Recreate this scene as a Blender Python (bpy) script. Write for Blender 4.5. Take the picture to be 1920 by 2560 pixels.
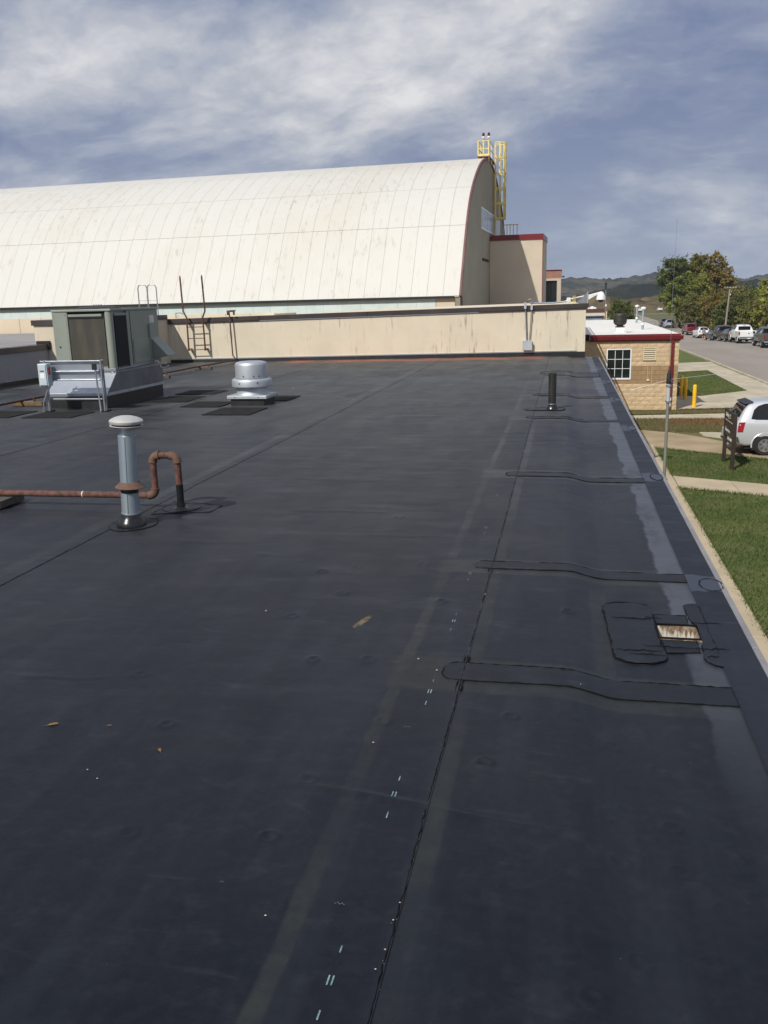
import bpy, bmesh, math, random
import numpy as np
from mathutils import Vector, Matrix

for _o in list(bpy.data.objects):
    bpy.data.objects.remove(_o)
SC = bpy.context.scene
COL = SC.collection
R = math.radians

# ------------------------------------------------------------------ camera
cam = bpy.data.cameras.new("camera")
cam.sensor_fit = 'VERTICAL'
cam.sensor_height = 36.0
cam.lens = 30.656
cam.clip_start = 0.05
cam.clip_end = 12000
camo = bpy.data.objects.new("camera", cam)
COL.objects.link(camo)
_r, _u, _b = (0.9798352, 0.1982347, -0.0250202), (-0.0229104, 0.2358614, 0.9715166), (0.1984896, -0.9513529, 0.2356469)
camo.matrix_world = Matrix(((_r[0], _u[0], _b[0], 0.0), (_r[1], _u[1], _b[1], 0.0), (_r[2], _u[2], _b[2], 1.6), (0, 0, 0, 1)))
SC.camera = camo

# ------------------------------------------------------------------ exposure
SC.view_settings.view_transform = 'Standard'
SC.view_settings.look = 'None'
SC.view_settings.exposure = -0.13
SC.view_settings.gamma = 1.0
SC.view_settings.use_curve_mapping = False

# ------------------------------------------------------------------ sun and sky
SUN_AZ, SUN_EL = R(27), R(43)          # light travels towards this heading from +Y to +X
sd = bpy.data.lights.new("sun", 'SUN')
sd.energy = 4.7
sd.angle = R(0.53)
sd.color = (1.0, 0.955, 0.88)
so = bpy.data.objects.new("sun", sd)
COL.objects.link(so)
_L = Vector((math.sin(SUN_AZ) * math.cos(SUN_EL), math.cos(SUN_AZ) * math.cos(SUN_EL), -math.sin(SUN_EL)))
so.rotation_euler = _L.to_track_quat('-Z', 'Y').to_euler()

world = bpy.data.worlds.new("World")
SC.world = world
world.use_nodes = True
wt = world.node_tree
wt.nodes.clear()


class NT:
    """small node-tree helper"""
    def __init__(self, tree):
        self.t = tree

    def n(self, kind, **kw):
        x = self.t.nodes.new(kind)
        for k, v in kw.items():
            setattr(x, k, v)
        return x

    def put(self, sock, v):
        if v is None:
            return
        if isinstance(v, bpy.types.NodeSocket):
            self.t.links.new(v, sock)
        elif isinstance(v, (tuple, list)):
            d = sock.default_value
            sock.default_value = tuple(v) + ((1.0,) if len(d) == 4 and len(v) == 3 else ())
        else:
            sock.default_value = v

    def math(self, op, a, b=None, c=None, clamp=False):
        x = self.n('ShaderNodeMath', operation=op, use_clamp=clamp)
        for i, v in enumerate((a, b, c)):
            self.put(x.inputs[i], v)
        return x.outputs[0]

    def vmath(self, op, a, b=None):
        x = self.n('ShaderNodeVectorMath', operation=op)
        self.put(x.inputs[0], a)
        self.put(x.inputs[1], b)
        return x.outputs[0]

    def noise(self, vec, scale=1.0, detail=4.0, rough=0.5, dist=0.0):
        x = self.n('ShaderNodeTexNoise')
        self.put(x.inputs['Vector'], vec)
        x.inputs['Scale'].default_value = scale
        x.inputs['Detail'].default_value = detail
        x.inputs['Roughness'].default_value = rough
        x.inputs['Distortion'].default_value = dist
        return x.outputs['Fac']

    def ramp(self, fac, stops, interp='LINEAR'):
        x = self.n('ShaderNodeValToRGB')
        x.color_ramp.interpolation = interp
        el = x.color_ramp.elements
        while len(el) < len(stops):
            el.new(0.5)
        for e, (p, c) in zip(el, stops):
            e.position = p
            e.color = tuple(c) + (1.0,) if len(c) == 3 else c
        self.put(x.inputs[0], fac)
        return x.outputs[0]

    def rng(self, v, a, b, c=0.0, d=1.0, smooth=True):
        x = self.n('ShaderNodeMapRange', interpolation_type='SMOOTHSTEP' if smooth else 'LINEAR')
        for i, q in enumerate((v, a, b, c, d)):
            self.put(x.inputs[i], q)
        return x.outputs[0]

    def mix(self, fac, a, b, blend='MIX'):
        x = self.n('ShaderNodeMix', data_type='RGBA', blend_type=blend)
        self.put(x.inputs[0], fac)
        self.put(x.inputs[6], a)
        self.put(x.inputs[7], b)
        return x.outputs[2]

    def mapping(self, vec, scale=(1, 1, 1), rot=(0, 0, 0), loc=(0, 0, 0)):
        x = self.n('ShaderNodeMapping')
        self.put(x.inputs['Vector'], vec)
        x.inputs['Scale'].default_value = scale
        x.inputs['Rotation'].default_value = rot
        x.inputs['Location'].default_value = loc
        return x.outputs[0]

    def sep(self, vec):
        x = self.n('ShaderNodeSeparateXYZ')
        self.put(x.inputs[0], vec)
        return x.outputs

    def comb(self, a, b, c):
        x = self.n('ShaderNodeCombineXYZ')
        for i, v in enumerate((a, b, c)):
            self.put(x.inputs[i], v)
        return x.outputs[0]


def build_sky():
    k = NT(wt)
    sky = k.n('ShaderNodeTexSky', sky_type='NISHITA')
    sky.sun_disc = False
    sky.sun_elevation = SUN_EL
    sky.sun_rotation = SUN_AZ + math.pi
    sky.air_density = 1.0
    sky.dust_density = 1.5
    tc = k.n('ShaderNodeTexCoord').outputs['Generated']
    x, y, z = k.sep(tc)
    zz = k.math('ADD', k.math('MAXIMUM', z, 0.0), 0.40)
    p = k.comb(k.math('DIVIDE', x, zz), k.math('DIVIDE', y, zz), 0.0)
    w1 = k.noise(k.mapping(p, loc=(3.1, 7.7, 0)), 1.3, 4, 0.55)
    w2 = k.noise(k.mapping(p, loc=(8.3, 1.7, 3)), 1.3, 4, 0.55)
    p2 = k.vmath('ADD', p, k.comb(k.math('MULTIPLY', w1, 0.30), k.math('MULTIPLY', w2, 0.30), 0))
    big = k.noise(k.mapping(p2, scale=(0.65, 1.1, 1), rot=(0, 0, R(14)), loc=SKY_BIG), 1.15, 3, 0.5)
    mid = k.noise(k.mapping(p2, scale=(0.85, 1.15, 1), rot=(0, 0, R(12)), loc=SKY_MID), 3.6, 10, 0.60)
    fine = k.noise(k.mapping(p2, scale=(0.85, 1.2, 1), rot=(0, 0, R(10)), loc=(4.4, 1.3, 2)), 11.0, 9, 0.62)
    f = k.math('ADD', k.math('MULTIPLY', big, 0.85), k.math('MULTIPLY', mid, 0.86))
    f = k.math('ADD', f, k.math('MULTIPLY', fine, 0.24))
    f = k.math("SUBTRACT", f, 0.562)
    f = k.math('ADD', f, k.math('MULTIPLY', k.rng(z, 0.08, 0.27), 0.085))      # the sheet is thickest and brightest overhead
    cloud = k.ramp(f, [(0.31, (0.200, 0.245, 0.405)), (0.42, (0.290, 0.342, 0.482)), (0.51, (0.405, 0.450, 0.560)),
                       (0.59, (0.545, 0.570, 0.640)), (0.73, (0.830, 0.835, 0.855))])
    # towards the horizon the overcast thins to an even pale blue-grey
    low = k.rng(z, 0.0, 0.20)
    cloud = k.mix(low, k.mix(0.60, (0.430, 0.498, 0.610), cloud), cloud)
    thin = k.math('MULTIPLY', k.rng(f, 0.42, 0.28), 0.15)
    b1 = k.n('ShaderNodeBackground')
    k.put(b1.inputs[0], cloud)
    b1.inputs[1].default_value = 1.0
    b2 = k.n('ShaderNodeBackground')
    k.put(b2.inputs[0], sky.outputs[0])
    b2.inputs[1].default_value = 0.10
    mx = k.n('ShaderNodeMixShader')
    k.put(mx.inputs[0], thin)
    k.put(mx.inputs[1], b1.outputs[0])
    k.put(mx.inputs[2], b2.outputs[0])
    out = k.n('ShaderNodeOutputWorld')
    k.put(out.inputs['Surface'], mx.outputs[0])


SKY_BIG = (21.3, 3.2, 0.0)
SKY_MID = (2.0, 2.0, 1.0)
build_sky()

# ------------------------------------------------------------------ materials
def mat(name, col, rough=0.6, metal=0.0, col2=None, vscale=3.0, vdetail=5.0, vlo=0.35, vhi=0.65, stretch=(1, 1, 1),
        bump=0.0, bscale=40.0, spec=0.5, perobj=0.0, rust=None, local=False, coat=0.0, rough2=None):
    m = bpy.data.materials.new(name)
    m.use_nodes = True
    k = NT(m.node_tree)
    b = m.node_tree.nodes['Principled BSDF']
    if local:
        pos = k.n('ShaderNodeTexCoord').outputs['Object']
    else:
        pos = k.n('ShaderNodeNewGeometry').outputs['Position']
    c = tuple(col) + (1.0,)
    if col2 is not None:
        f = k.rng(k.noise(k.mapping(pos, scale=stretch), vscale, vdetail, 0.6), vlo, vhi)
        c = k.mix(f, tuple(col), tuple(col2))
        if rough2 is not None:
            k.put(b.inputs['Roughness'], k.math('ADD', rough, k.math('MULTIPLY', f, rough2 - rough)))
    if rust is not None:
        f = k.rng(k.noise(pos, rust[1], 6, 0.65), rust[2], rust[2] + 0.12)
        c = k.mix(f, c, tuple(rust[0]))
    if perobj:
        r = k.n('ShaderNodeObjectInfo').outputs['Random']
        v = k.math('ADD', 1.0 - perobj, k.math('MULTIPLY', r, 2 * perobj))
        c = k.mix(1.0, c, k.comb(v, v, v), 'MULTIPLY')
    k.put(b.inputs['Base Color'], c)
    if rough2 is None or col2 is None:
        b.inputs['Roughness'].default_value = rough
    b.inputs['Metallic'].default_value = metal
    b.inputs['Specular IOR Level'].default_value = spec
    if coat:
        b.inputs['Coat Weight'].default_value = coat
        b.inputs['Coat Roughness'].default_value = 0.05
    if bump:
        bn = k.n('ShaderNodeBump')
        bn.inputs['Strength'].default_value = 0.6
        bn.inputs['Distance'].default_value = bump
        k.put(bn.inputs['Height'], k.noise(pos, bscale, 6, 0.6))
        k.put(b.inputs['Normal'], bn.outputs[0])
    return m


def P(m):
    return m.node_tree.nodes['Principled BSDF'], NT(m.node_tree)


def pos_of(k):
    return k.n('ShaderNodeNewGeometry').outputs['Position']


def epdm_material(name, stains=True, smears=False, dark=(0.0030, 0.0047, 0.0098), dust_sheen=(0.114, 0.117, 0.115), dust_sheen_amt=0.68, rough=0.40):
    m = bpy.data.materials.new(name)
    m.use_nodes = True
    b, k = P(m)
    pos = pos_of(k)
    x, y, z = k.sep(pos)
    n1 = k.noise(pos, 0.55, 6, 0.62, 0.3)
    n2 = k.noise(k.mapping(pos, scale=(0.45, 2.0, 1)), 2.2, 7, 0.66, 0.5)
    n3 = k.noise(pos, 26.0, 4, 0.6)
    n4 = k.noise(k.mapping(pos, scale=(1.0, 0.22, 1), loc=(2, 8, 0)), 3.4, 4, 0.6)     # runs down the length of the sheets
    n5 = k.noise(k.mapping(pos, loc=(13, 4, 0)), 1.25, 5, 0.6, 0.6)
    d = k.math('ADD', k.math('MULTIPLY', n1, 0.42), k.math('MULTIPLY', n2, 0.36))
    d = k.math('ADD', d, k.math('MULTIPLY', n4, 0.22))
    d = k.rng(d, 0.41, 0.59)
    far = k.rng(y, 1.6, 17.5, 0.03, 1.0, smooth=False)             # dusty film plus painted-in grazing sheen, both stronger towards the wall end
    ring = k.rng(k.math('ABSOLUTE', k.math('SUBTRACT', n5, 0.56)), 0.016, 0.0)   # tide marks of dried puddles
    pud = k.rng(n5, 0.50, 0.60)
    d = k.math('ADD', k.math('MULTIPLY', d, 0.70), 0.22)
    d = k.math('ADD', d, k.math('MULTIPLY', pud, 0.18))
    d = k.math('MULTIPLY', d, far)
    d = k.math('ADD', d, k.math('MULTIPLY', ring, 0.030))
    d = k.math('MULTIPLY', d, dust_sheen_amt)
    c = k.mix(d, dark, dust_sheen)
    n6 = k.noise(pos, 9.0, 6, 0.72)
    c = k.mix(k.rng(n6, 0.50, 0.72, 0.0, 0.16), c, (0.045, 0.050, 0.054))
    c = k.mix(k.rng(n3, 0.35, 0.75, 0.0, 0.34), c, k.mix(0.5, c, (0.022, 0.025, 0.031)))
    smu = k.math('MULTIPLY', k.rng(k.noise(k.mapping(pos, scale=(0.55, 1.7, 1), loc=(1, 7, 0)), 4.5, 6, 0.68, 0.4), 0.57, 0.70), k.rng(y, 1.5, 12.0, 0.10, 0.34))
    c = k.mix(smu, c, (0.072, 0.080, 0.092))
    lane = k.math('MULTIPLY', k.rng(k.noise(k.mapping(pos, scale=(1.0, 0.07, 1), loc=(3, 3, 0)), 7.0, 3, 0.5), 0.46, 0.66), k.rng(y, 9.0, 2.0, 0.0, 0.12))
    c = k.mix(lane, c, (0.040, 0.048, 0.062))
    speck = k.rng(k.noise(pos, 210.0, 2, 0.5), 0.70, 0.78, 0.0, 0.35)
    c = k.mix(speck, c, (0.09, 0.09, 0.085))
    rr = k.math('ADD', rough, k.math('MULTIPLY', k.rng(n2, 0.3, 0.7), 0.16))
    rr = k.math('ADD', rr, k.math('MULTIPLY', k.rng(n1, 0.35, 0.65), 0.10))
    if stains:
        wob = k.math('MULTIPLY', k.math('SUBTRACT', k.noise(pos, 3.0, 5, 0.6), 0.5), 0.055)
        wob2 = k.math('MULTIPLY', k.math('SUBTRACT', k.noise(k.mapping(pos, loc=(5, 5, 5)), 2.2, 5, 0.62), 0.5), 0.16)
        xw = k.math('ADD', x, wob)
        brk = k.rng(k.noise(k.mapping(pos, scale=(1, 0.6, 1), loc=(9, 2, 1)), 1.6, 4, 0.6), 0.36, 0.62, 0.25, 1.0)

        def band(v, a, bb, e=0.008):
            return k.math('MULTIPLY', k.rng(v, a - e, a + e), k.rng(v, bb + e, bb - e))
        olive = k.math('MULTIPLY', band(xw, -0.700, -0.645), brk)
        olive = k.math('MAXIMUM', olive, k.math('MULTIPLY', band(xw, -0.405, -0.335), k.math('MULTIPLY', brk, 0.9)))
        olive = k.math('MAXIMUM', olive, k.math('MULTIPLY', band(xw, -3.46, -3.36), k.math('MULTIPLY', brk, 0.9)))
        yw = k.math('ADD', y, wob)
        inx = band(xw, -0.72, 0.72, 0.02)
        for a, bb in ((3.36, 3.70), (4.99, 5.29), (7.84, 8.24), (11.75, 12.1), (14.6, 15.0)):
            olive = k.math('MAXIMUM', olive, k.math('MULTIPLY', k.math('MULTIPLY', band(yw, a, bb, 0.015), inx), 0.85))
        olive = k.math('MAXIMUM', olive, k.math('MULTIPLY', k.math('MULTIPLY', band(yw, 3.66, 4.85, .02), band(xw, 0.17, 0.26)), 0.6))
        c = k.mix(k.math('MULTIPLY', k.math('MULTIPLY', olive, 0.40), k.rng(k.noise(pos, 9.0, 5, 0.7), 0.30, 0.62, 0.35, 1.0)), c, k.mix(k.rng(y, 3.0, 9.0), (0.044, 0.048, 0.036), (0.095, 0.102, 0.098)))
        # bare primer beside the edge flashing: blue-grey, smoother
        prim = k.math('MULTIPLY', k.rng(k.math('ADD', x, wob2), 0.575, 0.600), k.rng(y, 2.4, 4.8, 0.04, 1.0))
        prim = k.math('MULTIPLY', prim, k.rng(k.noise(k.mapping(pos, scale=(1, .5, 1), loc=(4, 6, 2)), 3.2, 5, 0.65), 0.30, 0.52, 0.45, 1.0))
        c = k.mix(k.math('MULTIPLY', prim, 0.8), c, (0.078, 0.087, 0.106))
        rr = k.math('SUBTRACT', rr, k.math('MULTIPLY', prim, 0.12))
        # rust and clay smear
        vx = k.math('ADD', k.math('SUBTRACT', x, -0.985), k.math('MULTIPLY', wob, 0.7))
        vy = k.math('SUBTRACT', y, 4.10)
        al = k.math('ADD', k.math('MULTIPLY', vx, 0.25), k.math('MULTIPLY', vy, 0.968))
        ac = k.math('SUBTRACT', k.math('MULTIPLY', vx, 0.968), k.math('MULTIPLY', vy, 0.25))
        dd = k.math('ADD', k.math('POWER', k.math('DIVIDE', al, 0.085), 2.0), k.math('POWER', k.math('DIVIDE', ac, 0.020), 2.0))
        dd = k.math('ADD', dd, k.math('MULTIPLY', k.math('SUBTRACT', k.noise(pos, 30, 4, 0.7), 0.5), 3.0))
        sm = k.math('MULTIPLY', k.rng(dd, 1.6, 0.3), k.rng(n3, 0.35, 0.6, 0.3, 1.0))
        c = k.mix(sm, c, (0.15, 0.108, 0.052))
        # red residue along the wall
        red = k.math('MULTIPLY', k.rng(k.math('SUBTRACT', k.math('SUBTRACT', y, k.math('MULTIPLY', x, 0.0968)), wob), 23.55, 23.95), band(x, -7.6, -0.6, 0.3))
        c = k.mix(k.math('MULTIPLY', red, k.rng(k.noise(pos, 1.3, 3), 0.35, 0.55, 0.2, 0.9)), c, (0.26, 0.085, 0.05))
    if smears:
        wb = k.math('MULTIPLY', k.math('SUBTRACT', k.noise(pos, 7.0, 5, 0.65), 0.5), 0.16)
        acc = None
        for cy, ry in ((5.07, .15), (8.17, .2), (11.3, .26), (14.45, .3), (17.5, .34), (20.8, .4)):
            dy = k.math('DIVIDE', k.math('ABSOLUTE', k.math('SUBTRACT', k.math('ADD', y, wb), cy)), ry)
            mk_ = k.rng(dy, 1.05, 0.9)
            acc = mk_ if acc is None else k.math('MAXIMUM', acc, mk_)
        c = k.mix(k.math('MULTIPLY', acc, 0.62), c, (0.062, 0.072, 0.098))
        rr = k.math('SUBTRACT', rr, k.math('MULTIPLY', acc, 0.06))
    k.put(b.inputs['Base Color'], c)
    k.put(b.inputs['Roughness'], rr)
    b.inputs['Specular IOR Level'].default_value = 0.29
    bn = k.n('ShaderNodeBump')
    bn.inputs['Strength'].default_value = 0.6
    bn.inputs['Distance'].default_value = 0.005
    h = k.math('ADD', k.math('MULTIPLY', k.noise(k.mapping(pos, scale=(1, 1.3, 1)), 5.0, 4, 0.55), 1.0), k.math('MULTIPLY', k.noise(pos, 120.0, 2, 0.5), 0.12))
    k.put(bn.inputs['Height'], h)
    k.put(b.inputs['Normal'], bn.outputs[0])
    return m


def stucco_material(name, col, streak=(0.20, 0.17, 0.13), amt=0.75):
    m = bpy.data.materials.new(name)
    m.use_nodes = True
    b, k = P(m)
    pos = pos_of(k)
    s1 = k.noise(k.mapping(pos, scale=(4.5, 4.5, 0.5)), 2.4, 6, 0.70, 0.15)
    s2 = k.noise(pos, 0.7, 4, 0.6)
    f = k.math('MULTIPLY', k.rng(s1, 0.55, 0.72), k.rng(s2, 0.40, 0.58, 0.05, 1.0))
    base = k.mix(k.rng(k.noise(pos, 1.1, 5, 0.6), 0.3, 0.7), tuple(col), tuple(0.9 * v for v in col))
    c = k.mix(k.math('MULTIPLY', f, amt), base, streak)
    k.put(b.inputs['Base Color'], c)
    b.inputs['Roughness'].default_value = 0.85
    b.inputs['Specular IOR Level'].default_value = 0.25
    bn = k.n('ShaderNodeBump')
    bn.inputs['Strength'].default_value = 0.5
    bn.inputs['Distance'].default_value = 0.004
    k.put(bn.inputs['Height'], k.noise(pos, 70, 4, 0.6))
    k.put(b.inputs['Normal'], bn.outputs[0])
    return m


def hangar_roof_material():
    m = bpy.data.materials.new("painted_arch_metal")
    m.use_nodes = True
    b, k = P(m)
    pos = pos_of(k)
    r = k.n('ShaderNodeObjectInfo').outputs['Random']
    base = k.mix(r, (0.575, 0.566, 0.528), (0.562, 0.552, 0.512))
    big = k.noise(pos, 0.10, 4, 0.6)
    st = k.noise(k.mapping(pos, scale=(2.4, 0.9, 0.55)), 1.3, 8, 0.74, 0.3)
    f = k.math('MULTIPLY', k.rng(st, 0.53, 0.70), k.rng(big, 0.42, 0.60, 0.22, 1.0))
    c = k.mix(k.math('MULTIPLY', f, 0.85), base, (0.33, 0.285, 0.225))
    y2 = k.math('MULTIPLY', k.rng(big, 0.45, 0.68), 0.45)
    c = k.mix(y2, c, (0.525, 0.485, 0.415))
    k.put(b.inputs['Base Color'], c)
    b.inputs['Roughness'].default_value = 0.55
    b.inputs['Specular IOR Level'].default_value = 0.3
    return m


def leaf_material(name, stops, trans=0.5):
    m = bpy.data.materials.new(name)
    m.use_nodes = True
    b, k = P(m)
    g = k.n('ShaderNodeNewGeometry')
    f = k.math('ADD', k.math('MULTIPLY', g.outputs['Random Per Island'], 0.5), k.math('MULTIPLY', k.noise(g.outputs['Position'], 0.45, 3, 0.6), 0.62))
    f = k.math('SUBTRACT', f, 0.06)
    c = k.ramp(f, stops)
    k.put(b.inputs['Base Color'], c)
    b.inputs['Roughness'].default_value = 0.65
    b.inputs['Specular IOR Level'].default_value = 0.25
    tr = k.n('ShaderNodeBsdfTranslucent')
    k.put(tr.inputs[0], c)
    mx = k.n('ShaderNodeMixShader')
    mx.inputs[0].default_value = trans
    k.put(mx.inputs[1], b.outputs[0])
    k.put(mx.inputs[2], tr.outputs[0])
    out = [n for n in m.node_tree.nodes if n.type == 'OUTPUT_MATERIAL'][0]
    k.put(out.inputs[0], mx.outputs[0])
    return m


def lawn_material():
    m = bpy.data.materials.new("lawn_turf")
    m.use_nodes = True
    b, k = P(m)
    pos = pos_of(k)
    x, y, z = k.sep(pos)
    n = k.noise(pos, 0.8, 6, 0.65)
    nf = k.noise(pos, 22.0, 5, 0.7)
    n_b = k.noise(k.mapping(pos, loc=(7, 3, 0)), 3.5, 5, 0.7)
    c = k.mix(k.rng(n, 0.32, 0.68), (0.104, 0.148, 0.046), (0.164, 0.185, 0.070))
    c = k.mix(k.rng(n_b, 0.55, 0.72, 0, 0.6), c, (0.23, 0.205, 0.098))
    c = k.mix(k.rng(nf, 0.3, 0.75, 0.0, 0.62), c, (0.045, 0.062, 0.020))
    wob = k.math('MULTIPLY', k.math('SUBTRACT', k.noise(pos, 0.9, 5, 0.6), 0.5), 3.2)
    yw = k.math('ADD', y, wob)
    dry = k.math('MULTIPLY', k.rng(yw, 33.0, 36.0), k.rng(yw, 44.0, 42.6))
    dry = k.math('MULTIPLY', dry, k.rng(n, 0.30, 0.55, 0.35, 0.95))
    c = k.mix(dry, c, k.mix(nf, (0.120, 0.105, 0.045), (0.205, 0.165, 0.082)))
    vx = k.math('DIVIDE', k.math('SUBTRACT', x, 6.0), 2.2)
    vy = k.math('DIVIDE', k.math('SUBTRACT', y, 38.6), 0.9)
    d = k.math('ADD', k.math('ADD', k.math('POWER', vx, 2), k.math('POWER', vy, 2)), k.math('MULTIPLY', wob, 0.3))
    c = k.mix(k.rng(d, 1.3, 0.35, 0, 0.85), c, (0.21, 0.115, 0.055))
    # worn bare spots by the pavement
    spot = k.rng(k.noise(k.mapping(pos, loc=(3, 1, 0)), 0.55, 5, 0.6), 0.66, 0.75, 0, 0.5)
    c = k.mix(spot, c, (0.15, 0.115, 0.055))
    k.put(b.inputs['Base Color'], c)
    b.inputs['Roughness'].default_value = 0.95
    b.inputs['Specular IOR Level'].default_value = 0.1
    bn = k.n('ShaderNodeBump')
    bn.inputs['Strength'].default_value = 0.8
    bn.inputs['Distance'].default_value = 0.05
    k.put(bn.inputs['Height'], nf)
    k.put(b.inputs['Normal'], bn.outputs[0])
    return m


M = {}
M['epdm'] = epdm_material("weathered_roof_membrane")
M['patch'] = epdm_material("newer_cover_membrane", stains=False, dark=(0.0062, 0.0082, 0.0125), dust_sheen=(0.075, 0.076, 0.078), dust_sheen_amt=0.55, rough=0.38)
M['flash'] = epdm_material("edge_flashing_membrane", stains=False, smears=True, dark=(0.0095, 0.0120, 0.0195), dust_sheen=(0.05, 0.052, 0.06), dust_sheen_amt=0.25, rough=0.40)
M['sealant'] = mat("lap_sealant", (0.003, 0.003, 0.004), 0.75, col2=(0.007, 0.007, 0.008), vscale=60, spec=0.15)
M['pad'] = mat("rubber_walk_pad", (0.010, 0.010, 0.010), 0.9, col2=(0.022, 0.021, 0.019), vscale=9, bump=0.004, bscale=180, spec=0.2)
M['stucco'] = stucco_material("streaked_stucco", (0.69, 0.610, 0.47), streak=(0.20, 0.185, 0.155), amt=0.95)
M['stucco_plain'] = stucco_material("plain_stucco", (0.62, 0.54, 0.42), amt=0.15)
M['grey_stucco'] = stucco_material("grey_coated_wall", (0.30, 0.295, 0.31), streak=(0.14, 0.14, 0.14), amt=0.4)
M['coping'] = mat("dark_bronze_coping", (0.042, 0.033, 0.031), 0.42, col2=(0.060, 0.049, 0.046), vscale=1.5, spec=0.5)
M['galv'] = mat("galvanised_steel", (0.54, 0.575, 0.62), 0.36, 0.9, col2=(0.44, 0.475, 0.515), vscale=5, rough2=0.46)
M['galv_dull'] = mat("dull_galvanised_steel", (0.33, 0.35, 0.375), 0.50, 0.8, col2=(0.27, 0.29, 0.31), vscale=6, rough2=0.58)
M['capmetal'] = mat("pale_cap_metal", (0.66, 0.65, 0.62), 0.38, 0.45, col2=(0.56, 0.55, 0.52), vscale=14, rough2=0.5)
M['galv_shaded'] = mat("shaded_curb_steel", (0.185, 0.20, 0.22), 0.48, 0.7, col2=(0.15, 0.165, 0.182), vscale=2.5, rough2=0.56)  # galvanised steel again, with the side face's shade put into its colour
M['galv_blue'] = mat("galvanised_flue_steel", (0.50, 0.565, 0.61), 0.38, 0.75, col2=(0.34, 0.405, 0.455), vscale=7, stretch=(1, 1, 0.35), rough2=0.55)
M['alu'] = mat("spun_aluminium", (0.50, 0.53, 0.56), 0.48, 0.6, col2=(0.43, 0.46, 0.49), vscale=3, rough2=0.56)
M['mastgrey'] = mat("weathered_mast_steel", (0.235, 0.235, 0.195), 0.6, 0.3, col2=(0.19, 0.19, 0.155), vscale=6, stretch=(1, 1, .3))
M['acgreen'] = mat("grey_green_cabinet_paint", (0.258, 0.282, 0.240), 0.45, col2=(0.236, 0.258, 0.22), vscale=2.5, spec=0.5, bump=0.0006, bscale=25)
M['coil'] = mat("condenser_coil_fins", (0.055, 0.052, 0.043), 0.55, 0.3, col2=(0.088, 0.080, 0.058), vscale=5, stretch=(1, 1, 0.3), bump=0.003, bscale=160)
M['slot'] = mat("dark_recess", (0.010, 0.010, 0.011), 0.8)
M['blackmetal'] = mat("black_membrane_curb", (0.010, 0.010, 0.010), 0.5, col2=(0.020, 0.019, 0.019), vscale=5, bump=0.003, bscale=14)
M['boxgrey'] = mat("grey_enamel_box", (0.42, 0.45, 0.475), 0.45, col2=(0.37, 0.395, 0.42), vscale=6)
M['switch'] = mat("pale_grey_switch_box", (0.50, 0.585, 0.63), 0.4, col2=(0.44, 0.52, 0.56), vscale=6)
M['white'] = mat("white_paint", (0.80, 0.80, 0.78), 0.45, col2=(0.72, 0.72, 0.70), vscale=4)
M['offwhite'] = mat("off_white_pvc", (0.74, 0.72, 0.66), 0.4, col2=(0.62, 0.60, 0.54), vscale=8)
M['labelw'] = mat("white_sticker", (0.82, 0.82, 0.80), 0.5)
M['labelr'] = mat("red_brown_sticker", (0.30, 0.09, 0.05), 0.5)
M['redlever'] = mat("red_handle_paint", (0.22, 0.025, 0.02), 0.45)
M['rust'] = mat("rusty_gas_pipe", (0.150, 0.064, 0.046), 0.85, col2=(0.062, 0.030, 0.024), vscale=22, vdetail=9, bump=0.0012, bscale=90)
M['rustfit'] = mat("rusty_pipe_fitting", (0.105, 0.062, 0.045), 0.85, col2=(0.150, 0.075, 0.048), vscale=26, vdetail=9, bump=0.0012, bscale=80)
M['brownsteel'] = mat("brown_painted_steel", (0.075, 0.032, 0.026), 0.55, col2=(0.11, 0.05, 0.035), vscale=6)
M['blackpipe'] = mat("black_vent_pipe", (0.013, 0.013, 0.012), 0.5, col2=(0.024, 0.024, 0.022), vscale=10, stretch=(1, 1, .3))
M['boot'] = mat("black_rubber_boot", (0.008, 0.008, 0.009), 0.28, col2=(0.014, 0.014, 0.015), vscale=9)
M['wood'] = mat("weathered_block_wood", (0.10, 0.088, 0.070), 0.85, col2=(0.055, 0.050, 0.042), vscale=18, stretch=(0.2, 2, 2), bump=0.003, bscale=60)
M['yellowwood'] = mat("yellow_pine_block", (0.165, 0.105, 0.045), 0.8, col2=(0.10, 0.066, 0.03), vscale=14)
M['hangar'] = hangar_roof_material()
M['joint'] = mat("dirty_panel_joint", (0.41, 0.385, 0.335), 0.9)
M['gable'] = mat("tan_gable_cladding", (0.315, 0.285, 0.225), 0.8, col2=(0.285, 0.258, 0.205), vscale=0.5, spec=0.3)
M['tanface'] = mat("tan_rendered_wall", (0.54, 0.465, 0.36), 0.8, col2=(0.50, 0.425, 0.33), vscale=0.6, spec=0.3)
M['maroon'] = mat("maroon_metal_trim", (0.165, 0.018, 0.021), 0.34, col2=(0.14, 0.016, 0.018), vscale=3, spec=0.5)
M['maroon_dull'] = mat("faded_maroon_trim", (0.165, 0.065, 0.062), 0.6, col2=(0.13, 0.045, 0.045), vscale=1.2)
M['clere'] = mat("pale_clerestory_panel", (0.64, 0.72, 0.69), 0.5, col2=(0.58, 0.66, 0.63), vscale=1.5, perobj=0.03)
M['beige'] = mat("beige_wall_panel", (0.66, 0.56, 0.41), 0.75, col2=(0.62, 0.52, 0.38), vscale=0.8, perobj=0.025)
M['greyroof'] = mat("grey_coated_roof", (0.30, 0.285, 0.275), 0.85, col2=(0.24, 0.23, 0.225), vscale=0.6)
M['yellow'] = mat("safety_yellow_paint", (0.86, 0.72, 0.24), 0.5, col2=(0.76, 0.62, 0.19), vscale=3)
M['bollard'] = mat("bollard_yellow_sleeve", (0.86, 0.50, 0.012), 0.4, col2=(0.76, 0.43, 0.012), vscale=2)
M['obstruct'] = mat("red_lamp_glass", (0.09, 0.012, 0.012), 0.2, spec=0.6)
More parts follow.
